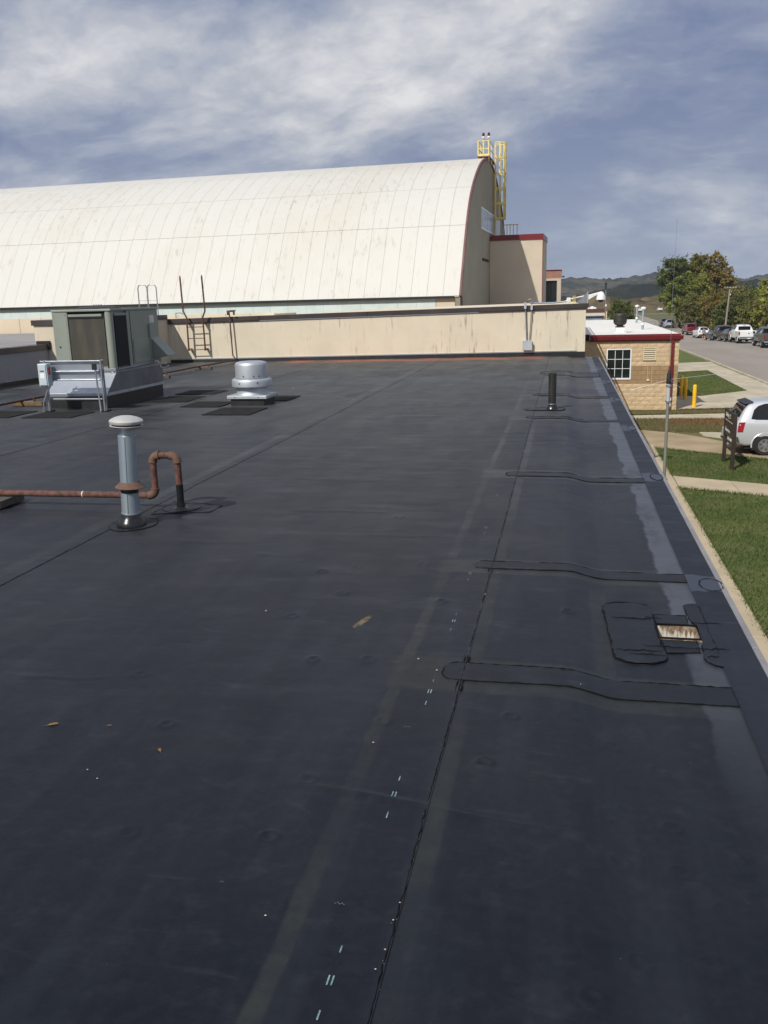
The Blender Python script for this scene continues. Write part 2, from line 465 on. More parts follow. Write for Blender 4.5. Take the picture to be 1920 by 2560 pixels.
M['skypane'] = mat("pale_hangar_glazing", (0.34, 0.40, 0.47), 0.25, col2=(0.24, 0.29, 0.35), vscale=1.2, spec=0.8)
M['glass'] = mat("dark_window_glass", (0.012, 0.016, 0.015), 0.06, spec=0.6)
M['carglass'] = mat("tinted_car_glass", (0.006, 0.007, 0.009), 0.05, spec=0.55)
M['winframe'] = mat("white_window_frame", (0.74, 0.76, 0.80), 0.4)
M['block'] = mat("split_face_block", (0.575, 0.435, 0.275), 0.9, col2=(0.505, 0.375, 0.23), vscale=7, bump=0.012, bscale=22, spec=0.2, perobj=0.06)
M['blockband'] = mat("smooth_band_block", (0.335, 0.228, 0.125), 0.85, col2=(0.295, 0.197, 0.105), vscale=5, bump=0.002, bscale=60, spec=0.2, perobj=0.05)
M['mortar'] = mat("tan_mortar", (0.50, 0.345, 0.175), 0.9)
M['louvre'] = mat("cream_louvre_metal", (0.64, 0.55, 0.37), 0.5)
M['whiteroof'] = mat("white_roof_coating", (0.78, 0.765, 0.72), 0.7, col2=(0.71, 0.695, 0.65), vscale=0.9, spec=0.3)
M['turbine'] = mat("dark_olive_fan_metal", (0.028, 0.028, 0.022), 0.55, 0.2, col2=(0.05, 0.048, 0.037), vscale=4)
M['brick'] = mat("rose_brick", (0.36, 0.185, 0.13), 0.85, col2=(0.30, 0.15, 0.105), vscale=3, perobj=0.08)
M['concrete'] = mat("tan_concrete", (0.46, 0.385, 0.265), 0.9, col2=(0.40, 0.335, 0.235), vscale=1.2, bump=0.003, bscale=50, spec=0.2, perobj=0.02)
M['concrete2'] = mat("pale_concrete", (0.49, 0.44, 0.335), 0.9, col2=(0.385, 0.345, 0.26), vscale=0.9, vdetail=8, bump=0.003, bscale=40, spec=0.2)
M['concrete3'] = mat("driveway_concrete", (0.39, 0.305, 0.195), 0.9, col2=(0.30, 0.235, 0.15), vscale=0.9, vdetail=8, bump=0.003, bscale=40, spec=0.2)
M['asphalt'] = mat("worn_asphalt", (0.295, 0.262, 0.225), 0.9, col2=(0.26, 0.232, 0.20), vscale=0.35, stretch=(1, 0.25, 1), bump=0.004, bscale=70, spec=0.2)
M['lawn'] = lawn_material()
M['field'] = mat("rough_field", (0.125, 0.115, 0.055), 0.95, col2=(0.085, 0.09, 0.036), vscale=0.05, vdetail=8, spec=0.1)
M['chalk'] = mat("blue_chalk_mark", (0.11, 0.19, 0.225), 0.8, col2=(0.24, 0.33, 0.36), vscale=40)
M['chalkw'] = mat("white_scuff_mark", (0.17, 0.18, 0.19), 0.8, col2=(0.10, 0.105, 0.11), vscale=60)
M['pebble'] = mat("pale_pebble", (0.42, 0.39, 0.32), 0.8, perobj=0.1)
M['dryleaf'] = mat("dry_leaf", (0.22, 0.135, 0.04), 0.8, col2=(0.13, 0.075, 0.03), vscale=60)
def cavity_material():
    m = mat("stained_drain_box", (0.60, 0.58, 0.50), 0.6)
    b, k = P(m)
    pos = pos_of(k)
    x, y, z = k.sep(pos)
    w = k.noise(k.mapping(pos, scale=(1, 1, .12)), 70.0, 3, 0.6)
    f = k.rng(k.math('ADD', z, k.math('MULTIPLY', k.math('SUBTRACT', w, 0.5), 0.22)), -0.105, -0.06)
    f2 = k.rng(k.noise(pos, 40, 4, 0.6), 0.3, 0.6, 0.6, 1.0)
    k.put(b.inputs['Base Color'], k.mix(k.math('MULTIPLY', f, f2), (0.56, 0.54, 0.46), k.mix(w, (0.05, 0.033, 0.02), (0.24, 0.13, 0.06))))
    return m


M['cavity'] = cavity_material()
M['edgemetal'] = mat("grey_edge_metal", (0.30, 0.295, 0.30), 0.5, 0.3, col2=(0.24, 0.235, 0.24), vscale=4)
M['signbrown'] = mat("dark_brown_sign_metal", (0.030, 0.022, 0.017), 0.45, col2=(0.038, 0.028, 0.021), vscale=3)
M['signtext'] = mat("sign_lettering", (0.66, 0.66, 0.60), 0.5)
M['tyre'] = mat("tyre_rubber", (0.012, 0.012, 0.012), 0.75)
M['rim'] = mat("alloy_rim", (0.56, 0.57, 0.58), 0.3, 0.85)
M['plastic'] = mat("black_plastic_trim", (0.014, 0.014, 0.015), 0.5)
M['tail'] = mat("red_tail_lens", (0.30, 0.008, 0.010), 0.15, spec=0.6)
M['plate'] = mat("licence_plate", (0.62, 0.64, 0.66), 0.5)
M['bark'] = mat("grey_bark", (0.15, 0.12, 0.09), 0.9, col2=(0.085, 0.068, 0.05), vscale=5, stretch=(3, 3, 0.5))
M['palebark'] = mat("pale_sycamore_bark", (0.40, 0.37, 0.30), 0.9, col2=(0.22, 0.19, 0.14), vscale=2)
M['polewood'] = mat("grey_pole_timber", (0.30, 0.26, 0.20), 0.9, col2=(0.23, 0.20, 0.155), vscale=3, stretch=(4, 4, 0.3))
M['skin'] = mat("skin", (0.45, 0.27, 0.19), 0.6)
M['shirt'] = mat("grey_shirt_cloth", (0.20, 0.21, 0.225), 0.9)
M['shorts'] = mat("black_shorts_cloth", (0.012, 0.012, 0.014), 0.9)
M['hair'] = mat("dark_hair", (0.03, 0.02, 0.013), 0.8)


def paint(name, col, metal=0.0, rough=0.28):
    return mat(name, col, rough, metal, spec=0.5, coat=0.7)


M['silver'] = paint("silver_car_paint", (0.66, 0.68, 0.70), 0.35, 0.30)
M['redpaint'] = paint("dark_red_car_paint", (0.15, 0.012, 0.016))
M['whitepaint'] = paint("white_car_paint", (0.74, 0.74, 0.73))
M['blackpaint'] = paint("black_car_paint", (0.010, 0.011, 0.013))
M['charcoal'] = paint("charcoal_car_paint", (0.022, 0.024, 0.027), 0.2)
M['greypaint'] = paint("grey_car_paint", (0.085, 0.092, 0.094), 0.3)
M['bluesilver'] = paint("pale_blue_car_paint", (0.40, 0.46, 0.56), 0.3)
LEAF = {
    'green': leaf_material("green_leaves", [(0.1, (0.058, 0.082, 0.018)), (0.5, (0.176, 0.215, 0.050)), (0.85, (0.351, 0.381, 0.094))]),
    'dark': leaf_material("dark_green_leaves", [(0.1, (0.039, 0.057, 0.018)), (0.5, (0.114, 0.143, 0.040)), (0.85, (0.234, 0.245, 0.069))]),
    'lime': leaf_material("yellow_green_leaves", [(0.1, (0.108, 0.129, 0.025)), (0.5, (0.274, 0.287, 0.055)), (0.85, (0.500, 0.500, 0.096))]),
    'olive': leaf_material("olive_brown_leaves", [(0.1, (0.079, 0.087, 0.029)), (0.5, (0.196, 0.194, 0.057)), (0.85, (0.350, 0.305, 0.088))]),
    'orange': leaf_material("russet_leaves", [(0.1, (0.083, 0.087, 0.025)), (0.4, (0.200, 0.182, 0.045)), (0.7, (0.350, 0.235, 0.055)), (0.95, (0.499, 0.279, 0.073))]),
}

# ------------------------------------------------------------------ builders
ORG = {}      # object -> world origin of the thing its coordinates are measured from


class MB:
    def __init__(self):
        self.v, self.f, self.m, self.s = [], [], [], []

    def add(self, vs, fs, mi=0, smooth=False):
        o = len(self.v)
        self.v += [tuple(map(float, p)) for p in vs]
        for f in fs:
            self.f.append(tuple(o + i for i in f))
            self.m.append(mi)
            self.s.append(smooth)
        return self

    def box(self, x0, x1, y0, y1, z0, z1, mi=0):
        x0, x1 = min(x0, x1), max(x0, x1)
        y0, y1 = min(y0, y1), max(y0, y1)
        z0, z1 = min(z0, z1), max(z0, z1)
        vs = [(x, y, z) for z in (z0, z1) for y in (y0, y1) for x in (x0, x1)]
        return self.add(vs, [(0, 2, 3, 1), (4, 5, 7, 6), (0, 1, 5, 4), (2, 6, 7, 3), (0, 4, 6, 2), (1, 3, 7, 5)], mi)

    def hexa(self, b, t, mi=0):
        """b and t: four points each, same winding (counter-clockwise seen from above)"""
        vs = list(b) + list(t)
        return self.add(vs, [(3, 2, 1, 0), (4, 5, 6, 7), (0, 1, 5, 4), (1, 2, 6, 5), (2, 3, 7, 6), (3, 0, 4, 7)], mi)

    def prism(self, poly, d, mi=0):
        """extrude a planar 3-D polygon along vector d"""
        n = len(poly)
        vs = list(poly) + [(p[0] + d[0], p[1] + d[1], p[2] + d[2]) for p in poly]
        fs = [tuple(range(n - 1, -1, -1)), tuple(range(n, 2 * n))]
        fs += [(i, (i + 1) % n, n + (i + 1) % n, n + i) for i in range(n)]
        return self.add(vs, fs, mi)

    def tube(self, pts, r, seg=8, mi=0, cap=True, smooth=True):
        pts = [Vector(p) for p in pts]
        rs = r if isinstance(r, (list, tuple)) else [r] * len(pts)
        vs, prev = [], None
        for i, p in enumerate(pts):
            a = pts[min(i + 1, len(pts) - 1)] - pts[max(i - 1, 0)]
            if a.length < 1e-9:
                a = Vector((0, 0, 1))
            a.normalize()
            if prev is None:
                ref = Vector((0, 0, 1)) if abs(a.z) < 0.9 else Vector((1, 0, 0))
                u = a.cross(ref).normalized()
            else:
                u = (prev - a * prev.dot(a))
                u = u.normalized() if u.length > 1e-6 else a.orthogonal().normalized()
            prev = u
            w = a.cross(u)
            for j in range(seg):
                t = 2 * math.pi * j / seg
                vs.append(p + (u * math.cos(t) + w * math.sin(t)) * rs[i])
        fs = []
        for i in range(len(pts) - 1):
            for j in range(seg):
                fs.append((i * seg + j, i * seg + (j + 1) % seg, (i + 1) * seg + (j + 1) % seg, (i + 1) * seg + j))
        self.add(vs, fs, mi, smooth)
        if cap:
            o = len(self.v) - len(vs)
            self.f += [tuple(o + j for j in range(seg - 1, -1, -1)), tuple(o + (len(pts) - 1) * seg + j for j in range(seg))]
            self.m += [mi, mi]
            self.s += [False, False]
        return self

    def lathe(self, prof, c=(0, 0, 0), seg=24, mi=0, axis='z', smooth=True, cap=True):
        """prof: (radius, height) pairs"""
        vs = []
        for r, h in prof:
            for j in range(seg):
                t = 2 * math.pi * j / seg
                a, b = r * math.cos(t), r * math.sin(t)
                if axis == 'z':
                    p = (c[0] + a, c[1] + b, c[2] + h)
                elif axis == 'y':
                    p = (c[0] + b, c[1] + h, c[2] + a)
                else:
                    p = (c[0] + h, c[1] + a, c[2] + b)
                vs.append(p)
        fs = [(i * seg + j, i * seg + (j + 1) % seg, (i + 1) * seg + (j + 1) % seg, (i + 1) * seg + j) for i in range(len(prof) - 1) for j in range(seg)]
        self.add(vs, fs, mi, smooth)
        o = len(self.v) - len(vs)
        if cap and prof[0][0] > 1e-4:
            self.f.append(tuple(o + j for j in range(seg - 1, -1, -1)))
            self.m.append(mi)
            self.s.append(False)
        if cap and prof[-1][0] > 1e-4:
            self.f.append(tuple(o + (len(prof) - 1) * seg + j for j in range(seg)))
            self.m.append(mi)
            self.s.append(False)
        return self

    def mesh(self, name, mats, org=(0, 0, 0)):
        me = bpy.data.meshes.new(name)
        vs = [(p[0] - org[0], p[1] - org[1], p[2] - org[2]) for p in self.v]
        me.from_pydata(vs, [], self.f)
        for q in (mats if isinstance(mats, (list, tuple)) else [mats]):
            me.materials.append(M[q] if isinstance(q, str) else q)
        me.polygons.foreach_set('material_index', self.m)
        me.polygons.foreach_set('use_smooth', self.s)
        me.update()
        if any(self.s):
            me.set_sharp_from_angle(angle=R(38))
        return me

    def build(self, name, mats, parent=None, local=False, bevel=0.0, bseg=2, label=None, kind=None):
        org = (0, 0, 0) if (parent is None or local) else ORG[parent]
        o = bpy.data.objects.new(name, self.mesh(name, mats, org))
        COL.objects.link(o)
        if parent is not None:
            o.parent = parent
        ORG[o] = org
        if bevel:
            b = o.modifiers.new("bevel", 'BEVEL')
            b.width = bevel
            b.segments = bseg
            b.limit_method = 'ANGLE'
            b.angle_limit = R(50)
        if label:
            o['label'] = label
        if kind:
            o['kind'] = kind
        return o


def np_obj(name, verts, faces, mats, parent=None, smooth=False, org=(0, 0, 0), mi=None):
    """fast mesh from numpy arrays; faces (n,4) or (n,3)"""
    me = bpy.data.meshes.new(name)
    verts = np.asarray(verts, np.float32) - np.asarray(org, np.float32)
    faces = np.asarray(faces, np.int32)
    n, k = faces.shape
    me.vertices.add(len(verts))
    me.vertices.foreach_set('co', verts.ravel())
    me.loops.add(n * k)
    me.loops.foreach_set('vertex_index', faces.ravel())
    me.polygons.add(n)
    me.polygons.foreach_set('loop_start', np.arange(0, n * k, k, dtype=np.int32))
    me.polygons.foreach_set('loop_total', np.full(n, k, np.int32))
    for q in (mats if isinstance(mats, (list, tuple)) else [mats]):
        me.materials.append(M[q] if isinstance(q, str) else q)
    if mi is not None:
        me.polygons.foreach_set('material_index', mi)
    if smooth:
        me.polygons.foreach_set('use_smooth', np.ones(n, bool))
    me.update(calc_edges=True)
    me.validate()
    o = bpy.data.objects.new(name, me)
    COL.objects.link(o)
    if parent is not None:
        o.parent = parent
    ORG[o] = tuple(org)
    return o


def tag(o, label, cat, group=None):
    o['label'] = label
    o['category'] = cat
    if group:
        o['group'] = group
    return o


def thing(name, label, cat, loc, rz=0.0, group=None):
    o = bpy.data.objects.new(name, None)
    o.empty_display_size = 0.3
    COL.objects.link(o)
    o.location = loc
    o.rotation_euler = (0, 0, rz)
    ORG[o] = tuple(loc)
    return tag(o, label, cat, group)


def struct(o):
    o['kind'] = 'structure'
    return o


def copy_tree(src, parent=None):
    c = src.copy()
    COL.objects.link(c)
    ORG[c] = ORG.get(src, (0, 0, 0))
    if parent is not None:
        c.parent = parent
    for ch in list(src.children):
        copy_tree(ch, c)
    return c


rngt = np.random.RandomState(5)
_tab = rngt.rand(256, 256)


def vnoise(x, y, s=1.0, seed=0):
    x = np.asarray(x, float) * s + seed * 17.3
    y = np.asarray(y, float) * s + seed * 31.7
    xi, yi = np.floor(x).astype(int), np.floor(y).astype(int)
    fx, fy = x - xi, y - yi
    fx, fy = fx * fx * (3 - 2 * fx), fy * fy * (3 - 2 * fy)
    g = lambda a, b: _tab[a % 256, b % 256]
    return (g(xi, yi) * (1 - fx) + g(xi + 1, yi) * fx) * (1 - fy) + (g(xi, yi + 1) * (1 - fx) + g(xi + 1, yi + 1) * fx) * fy


def fbm(x, y, s, o=4, seed=0):
    t, a, n = 0, 1.0, 0
    for i in range(o):
        t = t + a * vnoise(x, y, s * 2 ** i, seed + i)
        n += a
        a *= 0.5
    return t / n


def sstep(t):
    t = np.clip(t, 0, 1)
    return t * t * (3 - 2 * t)


# ------------------------------------------------------------------ ground heights (the road drops gently away past the parked cars)
G0 = -3.7


def gz(y):
    return G0 - 1.6 * sstep((np.asarray(y, float) - 95) / 50)


def sheet(name, poly, mat_, lift, kind='structure', ystep=None):
    """a ground sheet following gz(); poly counter-clockwise (x, y)"""
    bm = bmesh.new()
    bm.faces.new([bm.verts.new((p[0], p[1], 0)) for p in poly])
    ys = [p[1] for p in poly]
    if max(ys) > 92:
        y = max(min(ys), 92)
        while y < min(max(ys), 160):
            geo = bm.verts[:] + bm.edges[:] + bm.faces[:]
            bmesh.ops.bisect_plane(bm, geom=geo, plane_co=(0, y, 0), plane_no=(0, 1, 0))
            y += 6
    for v in bm.verts:
        v.co.z = float(gz(v.co.y)) + lift
    bmesh.ops.triangulate(bm, faces=[f for f in bm.faces if len(f.verts) > 4])
    bmesh.ops.recalc_face_normals(bm, faces=bm.faces)
    if sum(f.normal.z for f in bm.faces) < 0:
        bmesh.ops.reverse_faces(bm, faces=bm.faces)
    me = bpy.data.meshes.new(name)
    bm.to_mesh(me)
    bm.free()
    me.materials.append(M[mat_])
    o = bpy.data.objects.new(name, me)
    COL.objects.link(o)
    o['kind'] = kind
    ORG[o] = (0, 0, 0)
    return o


# ------------------------------------------------------------------ terrain, road, lawn, paths
def build_ground():
    ys = np.unique(np.concatenate([np.linspace(-400, 80, 10), np.linspace(90, 150, 31), np.linspace(170, 2600, 12)]))
    xs = np.array([-2600., -800, -200, -60, 0, 12, 40, 120, 400, 1000, 2600])
    X, Y = np.meshgrid(xs, ys)
    Z = gz(Y) - 0.03
    v = np.stack([X, Y, Z], -1).reshape(-1, 3)
    n = len(xs)
    f = [(j * n + i, j * n + i + 1, (j + 1) * n + i + 1, (j + 1) * n + i) for j in range(len(ys) - 1) for i in range(n - 1)]
    struct(np_obj("ground", v, f, 'field'))
    near = [(11.9, 8), (11.9, 43.5), (11.67, 54.6), (11.35, 72.8), (10.95, 90), (11.0, 120), (11.6, 160), (12.5, 320)]
    farx = [(24, 320), (22.6, 200), (21.2, 163), (23.4, 157), (23.2, 145), (22.3, 130), (21.3, 115), (20.7, 104), (20.2, 95), (20.6, 80), (21.5, 8)]
    sheet("road", near[::-1] + farx[::-1], 'asphalt', 0.0)
    sheet("lawn", [(0.9, 4), (11.75, 4), (11.75, 43.5), (11.52, 54.6), (11.2, 72.8), (10.8, 90), (10.85, 120), (5.0, 120), (0.5, 66)], 'lawn', -0.012)
    # kerbs: real little steps, cast in lengths
    def kerb(pts, side, lab):
        k = MB()
        w = 0.16
        for (xa, ya), (xb, yb) in zip(pts[:-1], pts[1:]):
            d = Vector((xb - xa, yb - ya, 0))
            nrm = Vector((-d.y, d.x, 0)).normalized() * w * side
            nseg = max(1, int(d.length / 3.0))
            for i in range(nseg):
                p = Vector((xa, ya, 0)) + d * (i / nseg)
                q = Vector((xa, ya, 0)) + d * ((i + 1) / nseg - 0.012 / d.length)
                b = [p, q, q + nrm, p + nrm]
                if side < 0:
                    b = b[::-1]
                lo = [(t.x, t.y, float(gz(t.y)) - 0.1) for t in b]
                hi = [(t.x, t.y, float(gz(t.y)) + 0.12) for t in b]
                k.hexa(lo, hi)
        o = struct(k.build("kerb", 'concrete2'))
        o['label'] = lab
    kerb(near[:6], 1, "pale concrete kerb on the near side of the road")
    kerb(farx[::-1], -1, "pale concrete kerb on the far side of the road")
    # pavements and paths, slab by slab
    root = struct(bpy.data.objects.new("pavement", None))
    COL.objects.link(root)
    ORG[root] = (0, 0, 0)
    root['label'] = "concrete walk along the flat-roofed building"
    js = [0.0, 4.3, 8.9, 13.65, 17.4, 21.18, 24.95, 30.3, 32.3]
    for a, b in zip(js[:-1], js[1:]):
        MB().box(1.0, 3.2, a + .008, b - .008, G0 - .1, G0 + .05).build("slab", 'concrete', root, bevel=0.008)
    root2 = struct(bpy.data.objects.new("path", None))
    COL.objects.link(root2)
    ORG[root2] = (0, 0, 0)
    root2['label'] = "concrete path crossing the lawn"
    def lerp(p, q, t):
        return (p[0] + (q[0] - p[0]) * t, p[1] + (q[1] - p[1]) * t)
    A, B = ((3.22, 24.94), (3.22, 26.54)), ((11.6, 21.4), (11.6, 22.9))
    ts = [0, 0.18, 0.36, 0.54, 0.72, 0.86, 1.0]
    for t0, t1 in zip(ts[:-1], ts[1:]):
        p0, p1 = lerp(A[0], B[0], t0 + .0015), lerp(A[0], B[0], t1)
        q1, q0 = lerp(A[1], B[1], t1), lerp(A[1], B[1], t0 + .0015)
        MB().hexa([(*p, G0 - .1) for p in (p0, p1, q1, q0)], [(*p, G0 + .045) for p in (p0, p1, q1, q0)]).build("slab", 'concrete', root2, bevel=0.008)
    sheet("driveway", [(0.9, 32.4), (3.18, 31.64), (4.94, 30.76), (5.66, 30.13), (6.5, 29.54), (9.5, 28.3), (11.8, 27.6), (11.8, 32.2), (7.4, 32.6), (5.91, 32.95), (4.9, 34.55), (4.03, 35.46), (3.05, 36.13), (0.9, 37.2)], 'concrete3', 0.012)
    k = MB()
    k.prism([(5.24, 34.62, G0 - .05), (5.95, 33.95, G0 - .05), (11.7, 33.9, G0 - .05), (11.7, 35.2, G0 - .05), (5.97, 35.3, G0 - .05), (5.2, 35.38, G0 - .05)], (0, 0, 0.085))
    struct(k.build("footpath", 'concrete2'))['label'] = "short concrete strip behind the silver van"
    root3 = struct(bpy.data.objects.new("path", None))
    COL.objects.link(root3)
    ORG[root3] = (0, 0, 0)
    root3['label'] = "pale concrete path in front of the tan block building"
    xs = [0.9, 2.2, 3.9, 5.6, 7.3, 9.0, 10.7, 11.75]
    for a, b in zip(xs[:-1], xs[1:]):
        MB().hexa([(a + .006, 39.05 + .12 * a * .35, G0 - .1), (b - .006, 39.05 + .12 * b * .35, G0 - .1), (b - .006, 40.3 + .20 * (b - 3) * .9, G0 - .1), (a + .006, 40.3 + .20 * (a - 3) * .9, G0 - .1)],
                  [(a + .006, 39.05 + .12 * a * .35, G0 + .03), (b - .006, 39.05 + .12 * b * .35, G0 + .03), (b - .006, 40.3 + .20 * (b - 3) * .9, G0 + .03), (a + .006, 40.3 + .20 * (a - 3) * .9, G0 + .03)]).build("slab", 'concrete2', root3, bevel=0.006)
    # forecourt beside the office, laid round two beds of grass
    fc = bpy.data.meshes.new("forecourt")
    P2 = [(5.0, 42.45), (7.4, 43.1), (11.75, 43.4), (11.62, 50.9), (9.83, 50.9), (6.92, 48.25), (5.0, 48.0), (11.28, 64.6), (9.79, 64.6), (7.69, 63.4), (5.0, 63.2), (11.15, 69.8), (11.2, 72.5), (8.66, 71.7), (5.0, 70.5)]
    fc.from_pydata([(x, y, G0 + .02) for x, y in P2], [], [(0, 1, 5, 6), (1, 2, 3, 4), (1, 4, 5), (4, 3, 7, 8), (8, 7, 11), (8, 11, 13, 9), (11, 12, 13), (9, 13, 14, 10)])
    fc.materials.append(M['concrete2'])
    fo = struct(bpy.data.objects.new("forecourt", fc))
    COL.objects.link(fo)
    ORG[fo] = (0, 0, 0)
    for a, b in (((6.1, 42.8), (5.9, 47.95)), ((7.6, 43.2), (7.5, 48.75)), ((9.2, 43.3), (9.1, 50.15)), ((10.6, 43.4), (10.5, 72)), ((5.0, 45.5), (11.7, 46.0)), ((9.9, 52.5), (11.55, 52.6)), ((9.9, 57), (11.4, 57.1)), ((9.85, 61.5), (11.3, 61.6)), ((5.0, 66.8), (11.2, 67.2)), ((7.0, 63.3), (7.0, 71)), ((8.7, 64.1), (8.7, 71.6))):
        d_ = Vector((b[0] - a[0], b[1] - a[1], 0)).normalized() * .014
        MB().add([(a[0] + d_.y, a[1] - d_.x, G0 + .024), (b[0] + d_.y, b[1] - d_.x, G0 + .024), (b[0] - d_.y, b[1] + d_.x, G0 + .024), (a[0] - d_.y, a[1] + d_.x, G0 + .024)], [(0, 1, 2, 3)]).build("expansion_joint", 'mortar', fo)


def build_grass():
    """short blades over the nearer lawn"""
    rs = np.random.RandomState(11)
    def inpoly(x, y, poly):
        c = np.zeros(len(x), bool)
        for (x0, y0), (x1, y1) in zip(poly, poly[1:] + poly[:1]):
            cond = ((y0 > y) != (y1 > y)) & (x < (x1 - x0) * (y - y0) / ((y1 - y0) + 1e-12) + x0)
            c ^= cond
        return c
    polys = [([(3.22, 13), (11.7, 13), (11.7, 21.3), (3.22, 24.9)], 80000), ([(3.24, 26.56), (11.6, 22.95), (11.7, 27.6), (9.5, 28.25), (6.5, 29.5), (4.94, 30.7), (3.24, 31.58)], 76000),
             ([(1, 37.3), (3.05, 36.2), (4.03, 35.5), (5.2, 35.45), (11.7, 35.3), (11.7, 39.5), (1, 38.9)], 34000), ([(1.2, 40.4), (11.7, 42.4), (11.7, 43.3), (5.2, 42.4), (1.2, 42.35)], 10000), ([(5.3, 48.1), (6.92, 48.3), (9.8, 50.95), (9.77, 64.5), (7.69, 63.35), (5.3, 63.1)], 30000)]
    V, F = [], []
    off = 0
    for poly, n in polys:
        xs = np.array([p[0] for p in poly])
        ys = np.array([p[1] for p in poly])
        x = rs.uniform(xs.min(), xs.max(), n)
        y = rs.uniform(ys.min(), ys.max(), n)
        ok = inpoly(x, y, poly)
        x, y = x[ok], y[ok]
        n = len(x)
        h = rs.uniform(0.03, 0.085, n) * (0.7 + 0.7 * fbm(x, y, 1.3, 3, 4))
        a = rs.uniform(0, 2 * np.pi, n)
        w = rs.uniform(0.006, 0.014, n)
        lean = rs.normal(0, 0.03, (n, 2))
        z = gz(y) - 0.012
        p0 = np.stack([x - np.cos(a) * w, y - np.sin(a) * w, z], -1)
        p1 = np.stack([x + np.cos(a) * w, y + np.sin(a) * w, z], -1)
        p2 = np.stack([x + lean[:, 0], y + lean[:, 1], z + h], -1)
        V.append(np.stack([p0, p1, p2], 1).reshape(-1, 3))
        F.append(np.arange(off, off + 3 * n).reshape(-1, 3))
        off += 3 * n
    edges = [((3.2, 10), (3.2, 24.9)), ((3.2, 26.56), (3.2, 31.6)), ((3.2, 26.56), (9, 24.15)), ((3.2, 24.92), (9, 22.5)), ((3.2, 31.62), (6.5, 29.5)), ((1, 37.25), (4.03, 35.5)), ((1, 39.1), (9, 39.4)), ((1, 40.35), (9, 41.6)), ((6.95, 48.2), (9.8, 50.85)), ((5.2, 42.42), (8.5, 43.1))]
    for (xa, ya), (xb, yb) in edges:
        L_ = math.hypot(xb - xa, yb - ya)
        n = int(L_ * 260)
        t = rs.rand(n)
        wv = .05 * (fbm(t * L_, t * 0 + xa, 2.0, 3, 5) - .5)
        nx_, ny_ = -(yb - ya) / L_, (xb - xa) / L_
        off_ = rs.normal(0, .022, n) + wv
        x, y = xa + (xb - xa) * t + nx_ * off_, ya + (yb - ya) * t + ny_ * off_
        h = rs.uniform(0.05, 0.125, n)
        a = rs.uniform(0, 2 * np.pi, n)
        w = rs.uniform(0.008, 0.016, n)
        lean = rs.normal(0, 0.05, (n, 2))
        z = gz(y) - 0.012
        p0 = np.stack([x - np.cos(a) * w, y - np.sin(a) * w, z], -1)
        p1 = np.stack([x + np.cos(a) * w, y + np.sin(a) * w, z], -1)
        p2 = np.stack([x + lean[:, 0], y + lean[:, 1], z + h], -1)
        V.append(np.stack([p0, p1, p2], 1).reshape(-1, 3))
        F.append(np.arange(off, off + 3 * n).reshape(-1, 3))
        off += 3 * n
    o = np_obj("grass", np.concatenate(V), np.concatenate(F), 'lawn')
    o['kind'] = 'stuff'
    o['label'] = "short mown grass blades on the lawn"


build_ground()
build_grass()
HZ = MB()
HZ.box(-2500, 2500, -395, 2500, -6.4, 62)

# ------------------------------------------------------------------ flat-roofed building in the foreground
DIMPLES = [(0.206, 3.053), (0.36, 2.918), (0.167, 2.584), (0.368, 2.568), (0.194, 2.354), (0.362, 2.344), (-0.241, 2.796), (-0.175, 3.171), (-1.413, 4.896), (-1.221, 5.023),
           (-0.829, 5.123), (-1.196, 4.519), (-0.628, 4.464), (-1.368, 4.132), (-0.849, 3.63), (-0.662, 3.057), (-0.834, 2.592), (-0.249, 2.798), (-1.104, 3.594), (-1.837, 3.327),
           (-1.817, 4.05), (-0.86, 2.25), (0.22, 1.95), (0.40, 1.98), (0.1, 1.78), (-1.5, 2.9), (-1.3, 2.2), (-1.9, 5.2), (-2.3, 4.5), (-2.4, 5.6), (-2.0, 6.4), (-1.2, 6.3), (-0.9, 7.4), (-1.7, 7.6), (-2.5, 8.2), (0.2, 6.4), (0.3, 7.1), (0.05, 4.4)]


def zroof(x, y):
    x, y = np.asarray(x, float), np.asarray(y, float)
    z = -0.045 * sstep((x - 0.03) / 0.24)
    z = z + 0.010 * (fbm(x, y, 0.9, 3, 2) - 0.5) + 0.007 * (fbm(x * .8, y * 1.6, 3.2, 3, 7) - 0.5)
    return z


